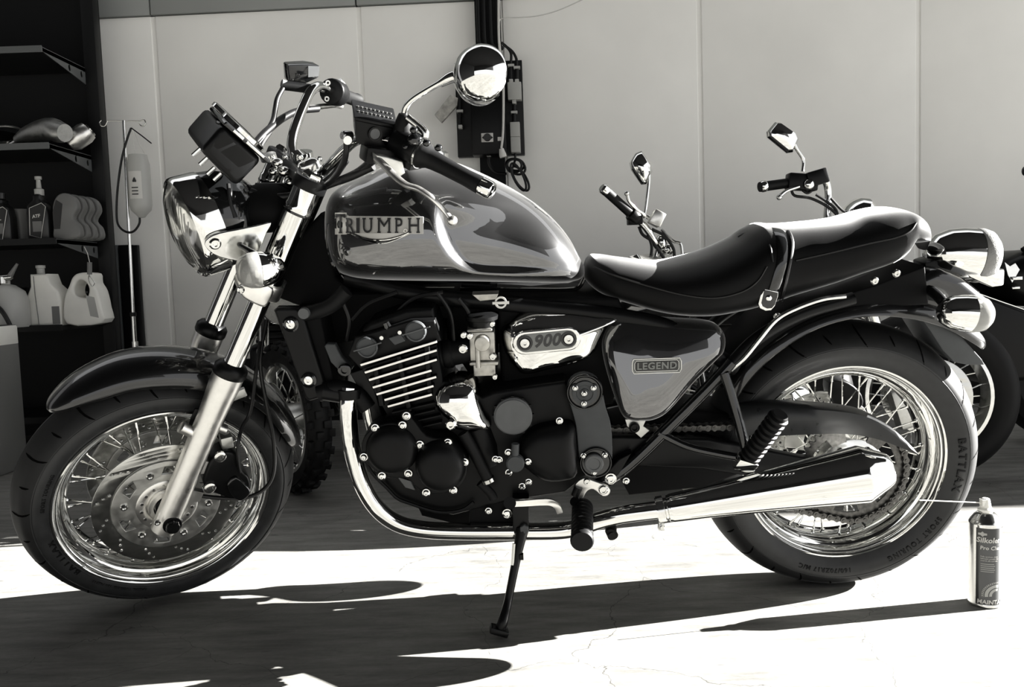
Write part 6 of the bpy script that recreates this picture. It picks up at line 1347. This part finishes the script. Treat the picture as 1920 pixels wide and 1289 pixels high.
mb = MB(); text_on(mb, 'op.nl', (.03, -.1105, zt - .045), (1, 0, 0), (0, 0, 1), .045, .001); mb.build('lettering', 'label_dark', o)
for k in range(2): MB().box((.06, -.1105, zt - .075 - .012 * k), (.04, .002, .006)).build('print_line', 'label_dark', o)
# ---------------------------------------------------------------- column with conduits and switch box
def wq(px, py, off=.05): return wallpt(px, py, off)
col_w = (wq(940, 100) - wq(893, 100)).length; cc_ = wq(917, 100)
o = MB().box(V((cc_.x, cc_.y + .03, 1.25)), (col_w, .10, 2.5), WR).build('trim_2', 'plinth'); tag(o, 'black steel column on the rear wall', kind='structure')
for px in (897, 908, 920, 933):
    t_ = MB().tube([wq(px - 2, -20, .11), wq(px, 50, .11), wq(px + 2, 80, .11), wq(px + 10, 92, .11)], .010, 10, smooth=4).build('conduit', 'dark_metal'); tag(t_, {897: 'leftmost dark conduit on the black column', 908: 'second dark conduit from the left on the black column', 920: 'third dark conduit from the left on the black column', 933: 'rightmost dark conduit on the black column'}[px], 'conduit', 'conduits on the column')
pb_ = wq(918, 205, .13); eb = thing('switch_board', 'dark electrical board with black switch cabinet on the column', 'switch board', pb_)
def wl_(px, py, off=.13): return wq(px, py, off) - pb_
def wbox(mbb, px0, py0, px1, py1, off, th):      # box on the wall plane between two photograph corners
    a, b_ = wq(px0, py0, off), wq(px1, py1, off); c = (a + b_) / 2 - WN * (th / 2) - pb_
    return mbb.box(c, (abs((b_ - a).dot(WU)), th, abs(a.z - b_.z)), WR)
wbox(MB(), 852, 118, 984, 290, .13, .05).build('board', 'dark_metal', eb, bevel=.003)
wbox(MB(), 880, 150, 950, 288, .24, .12).build('cabinet', 'black_satin', eb, bevel=.006)
wbox(MB(), 951, 154, 978, 186, .19, .06).build('junction_box', 'box_grey', eb, bevel=.004)
wbox(MB(), 956, 229, 975, 256, .19, .06).build('socket_box', 'box_grey', eb, bevel=.003); wbox(MB(), 957, 257, 976, 285, .19, .06).build('socket_box', 'box_grey', eb, bevel=.003)
wbox(MB(), 902, 250, 925, 266, .245, .01).build('switch_plate', 'label_white', eb, bevel=.002)
MB().lathe([(0, 0), (.02, 0), (.018, .02), (0, .02)], wl_(914, 258, .245), WN, 18).build('rotary_knob', 'label_dark', eb)
for sx in (-1, 1): MB().add([wl_(914 + sx * 10.5, 258, .2465), wl_(914 + sx * 7, 255, .2465), wl_(914 + sx * 7, 261, .2465)], [(0, 1, 2)]).build('pointer_mark', 'label_dark', eb)
wbox(MB(), 933, 257, 942, 264, .245, .006).build('label', 'label_white', eb)
for pts in (((958, 122), (958, 152)), ((969, 126), (969, 152)), ((964, 188), (964, 228)), ((862, 160), (862, 240))):
    MB().tube([wl_(*q, .16) for q in pts], .010, 10).build('conduit_pipe', 'dark_metal', eb)
for px, py in ((958, 122), (969, 126), (964, 210), (862, 165), (862, 208)): wbox(MB(), px - 6, py - 2, px + 6, py + 2, .175, .03).build('pipe_clip', 'box_grey', eb)
for px, py in ((958, 151), (969, 151), (964, 190), (863, 237), (916, 289), (940, 285)): wbox(MB(), px - 4, py - 3, px + 4, py + 4, .185, .04).build('cable_gland', 'box_grey', eb, bevel=.003)
for pts in (((940, 80), (950, 88), (958, 100), (958, 120)), ((944, 84), (960, 96), (968, 110), (969, 124)), ((928, 100), (935, 90), (944, 92))): MB().tube([wl_(*q, .15) for q in pts], .007, 8, smooth=4).build('cable', 'cable', eb)
a = wq(817, 222, .14); o = MB().prism([wq(816, 217, .14), wq(845, 180, .14), wq(860, 186, .14), wq(858, 200, .14), wq(829, 232, .14)], WN * .03).build('wooden_tag', 'wood_tag', bevel=.003); tag(o, 'weathered wooden block hung at a slant left of the switch board', 'wooden block')
# cables
o = thing('white_cable', 'white cable with plug hanging down across the switch cabinet', 'cable', wq(940, 285, .26)); z0 = o.location
MB().tube([wq(x_, y_, .26) - z0 for x_, y_ in ((935, -20), (935, 30), (936, 80), (943, 140), (944, 200), (943, 250), (940, 278))], .0062, 8, smooth=5).build('lead', 'label_white', o); MB().lathe([(0, 0), (.012, 0), (.018, .03), (.018, .045), (0, .045)], wq(940, 279, .26) - z0, (.2, 0, -1), 14).build('plug', 'label_white', o)
MB().tube([wq(x_, y_, .20) - z0 for x_, y_ in ((936, 40), (945, 34), (1000, 31), (1045, 20), (1095, -2))], .003, 6, smooth=5).build('thin_wire', 'label_white', o)
o = thing('cable_coil', 'black cable coiled and hung below the switch board', 'cable', wq(968, 310, .16)); z0 = o.location
for k in range(5):
    cx, cy_, rx, ry_, rot_ = ((966, 309, 17, 11, .2), (968, 313, 18, 13, .5), (964, 311, 14, 13, -.2), (976, 335, 10, 26, -.55), (972, 332, 9, 28, -.45))[k]; pts = []
    for i in range(24):
        t = 2 * pi * i / 24; x_, y_ = rx * math.cos(t), ry_ * math.sin(t); pts.append(wq(cx + x_ * math.cos(rot_) - y_ * math.sin(rot_), cy_ + x_ * math.sin(rot_) + y_ * math.cos(rot_), .16 + .012 * k) - z0)
    MB().tube(pts, .0062, 8, closed=True).build('loop', 'cable', o)
MB().tube([wq(x_, y_, .15) - z0 for x_, y_ in ((966, 286), (966, 300), (962, 312))], .0062, 8).build('lead', 'cable', o); MB().tube([wq(x_, y_, .15) - z0 for x_, y_ in ((916, 292), (918, 310), (930, 324), (950, 326))], .0072, 8, smooth=4).build('lead', 'cable', o)
# ================================================================== chain spray can on the floor
M['can_grey'] = mat('can_print', (.035, .036, .036), .3, .3, coat=.3)
M['can_panel'] = mat('can_panel', (.075, .077, .078), .2, .35, coat=.3)
cb0 = GZ(1846, 1132, 0.0); can = thing('spray_can', 'dark aerosol can of chain lubricant with white nozzle and thin straw on the floor', 'spray can', cb0)
RC_ = .0325; HC = .182
MB().lathe([(0, .002), (RC_ - .004, 0), (RC_ + .0006, .002), (RC_ + .0008, .005), (RC_, .007), (RC_, HC), (RC_ + .0006, HC + .001), (RC_ + .0004, HC + .004), (RC_ - .003, HC + .010), (RC_ - .010, HC + .020), (RC_ - .015, HC + .025), (.0135, HC + .026), (.0135, HC + .030), (0, HC + .030)], (0, 0, 0), (0, 0, 1), 56).build('can_body', 'chrome_soft', can)
def can_wrap(mb, vs, fs, r, th0, z0):      # bend flat art (x right, y up) round the can, th0 = angle facing the camera
    return mb.add([V(((r + v.z) * math.sin(th0 + v.x / RC_), -(r + v.z) * math.cos(th0 + v.x / RC_), z0 + v.y)) for v in vs], fs)
fa = math.atan2(CAM.x - cb0.x, -(CAM.y - cb0.y))          # yaw that faces the camera
def sheet(x0_, x1_, z0, z1, r, nm, mt_, n=24):
    g = [[V(((r) * math.sin(fa + (x0_ + (x1_ - x0_) * k / n) / RC_), -r * math.cos(fa + (x0_ + (x1_ - x0_) * k / n) / RC_), z)) for k in range(n + 1)] for z in (z0, z1)]
    return MB().loft(g, caps=False, closed=False).build(nm, mt_, can)
sheet(-.018, .075, .008, HC - .004, RC_ + .0003, 'can_print', 'can_grey'); sheet(-.011, .075, .012, HC - .03, RC_ + .0005, 'can_panel', 'can_panel')
def can_text(s, x, z, size, mt_='label_white', **k):
    vs, fs = text_mesh(s, size, .0004, res=2, **k); mb = MB(); mn = min(v.x for v in vs)
    can_wrap(mb, [V((v.x - mn + x, v.y, v.z)) for v in vs], fs, RC_ + .0009, fa, z); mb.build('can_lettering', mt_, can)
can_text('Silkolene', -.0165, HC - .030, .0160, bold=.00035, shear=.15); can_text('Pro Chain', -.009, HC - .047, .0115, bold=.0002, shear=.1)
for k, w_ in enumerate((.034, .034, .03)): can_text(['Fully synthetic chain', 'lubricant suitable for', 'road & off-road use'][k], -.008, HC - .066 - .0045 * k, .0042)
for k in range(5): sheet(-.008, .018 + .002 * (k % 2), HC - .083 - .0042 * k, HC - .0818 - .0042 * k, RC_ + .0008, 'print_line', 'clear_plastic', 8)
can_text('MAINTAIN', -.0145, .0145, .0130, bold=.0003, shear=.1)
# emblem: small diamond with bar
dv = [V((0, .006, 0)), V((.0035, .0025, 0)), V((.0085, .0022, 0)), V((.0085, -.0022, 0)), V((.0035, -.0025, 0)), V((0, -.006, 0)), V((-.0035, -.0025, 0)), V((-.0085, -.0022, 0)), V((-.0085, .0022, 0)), V((-.0035, .0025, 0))]
mb = MB(); can_wrap(mb, [v + V((-.005, 0, 0)) for v in dv], [tuple(range(10))], RC_ + .0008, fa, HC - .0165); mb.build('emblem', 'clear_plastic', can)
# printed chain wheel in the lower corner
cxx, czz = .024, .03
for (r0, r1, mt_, n) in ((.030, .0265, 'clear_plastic', 0), (.024, .0175, 'box_grey', 0), (.0155, .0100, 'box_grey', 0)):
    mb = MB(); vs = []; fs = []
    for k in range(29):
        a = pi / 2 - .2 + (pi / 2 + .35) * k / 28
        vs += [V((cxx + r0 * math.cos(a), r0 * math.sin(a), 0)), V((cxx + r1 * math.cos(a), r1 * math.sin(a), 0))]
    fs = [(2 * k, 2 * k + 1, 2 * k + 3, 2 * k + 2) for k in range(28)]; can_wrap(mb, vs, fs, RC_ + .0009, fa, czz); mb.build('wheel_print', mt_, can)
for k in range(14):
    a = pi / 2 - .15 + (pi / 2 + .25) * k / 13; mb = MB(); c = V((cxx + .0283 * math.cos(a), .0283 * math.sin(a), .0002)); can_wrap(mb, [c + V((.0013 * math.cos(t), .0013 * math.sin(t), 0)) for t in [2 * pi * j / 6 for j in range(6)]], [tuple(range(6))], RC_ + .0009, fa, czz); mb.build('wheel_print', 'label_dark', can)
MB().lathe([(0, 0), (.0155, 0), (.0160, .004), (.0115, .008), (.0105, .016), (.0085, .026), (.006, .028), (0, .028)], (0, 0, HC + .028), (0, 0, 1), 20).box((-.004, -.002, HC + .047), (.014, .013, .014)).build('nozzle', 'white_plastic', can)
sp0 = V((-.008, -.002, HC + .046)); tip = G(1724, 938.5, cb0.y - .03) - cb0; MB().tube([sp0, tip], .0012, 8).build('straw', 'white_plastic', can)
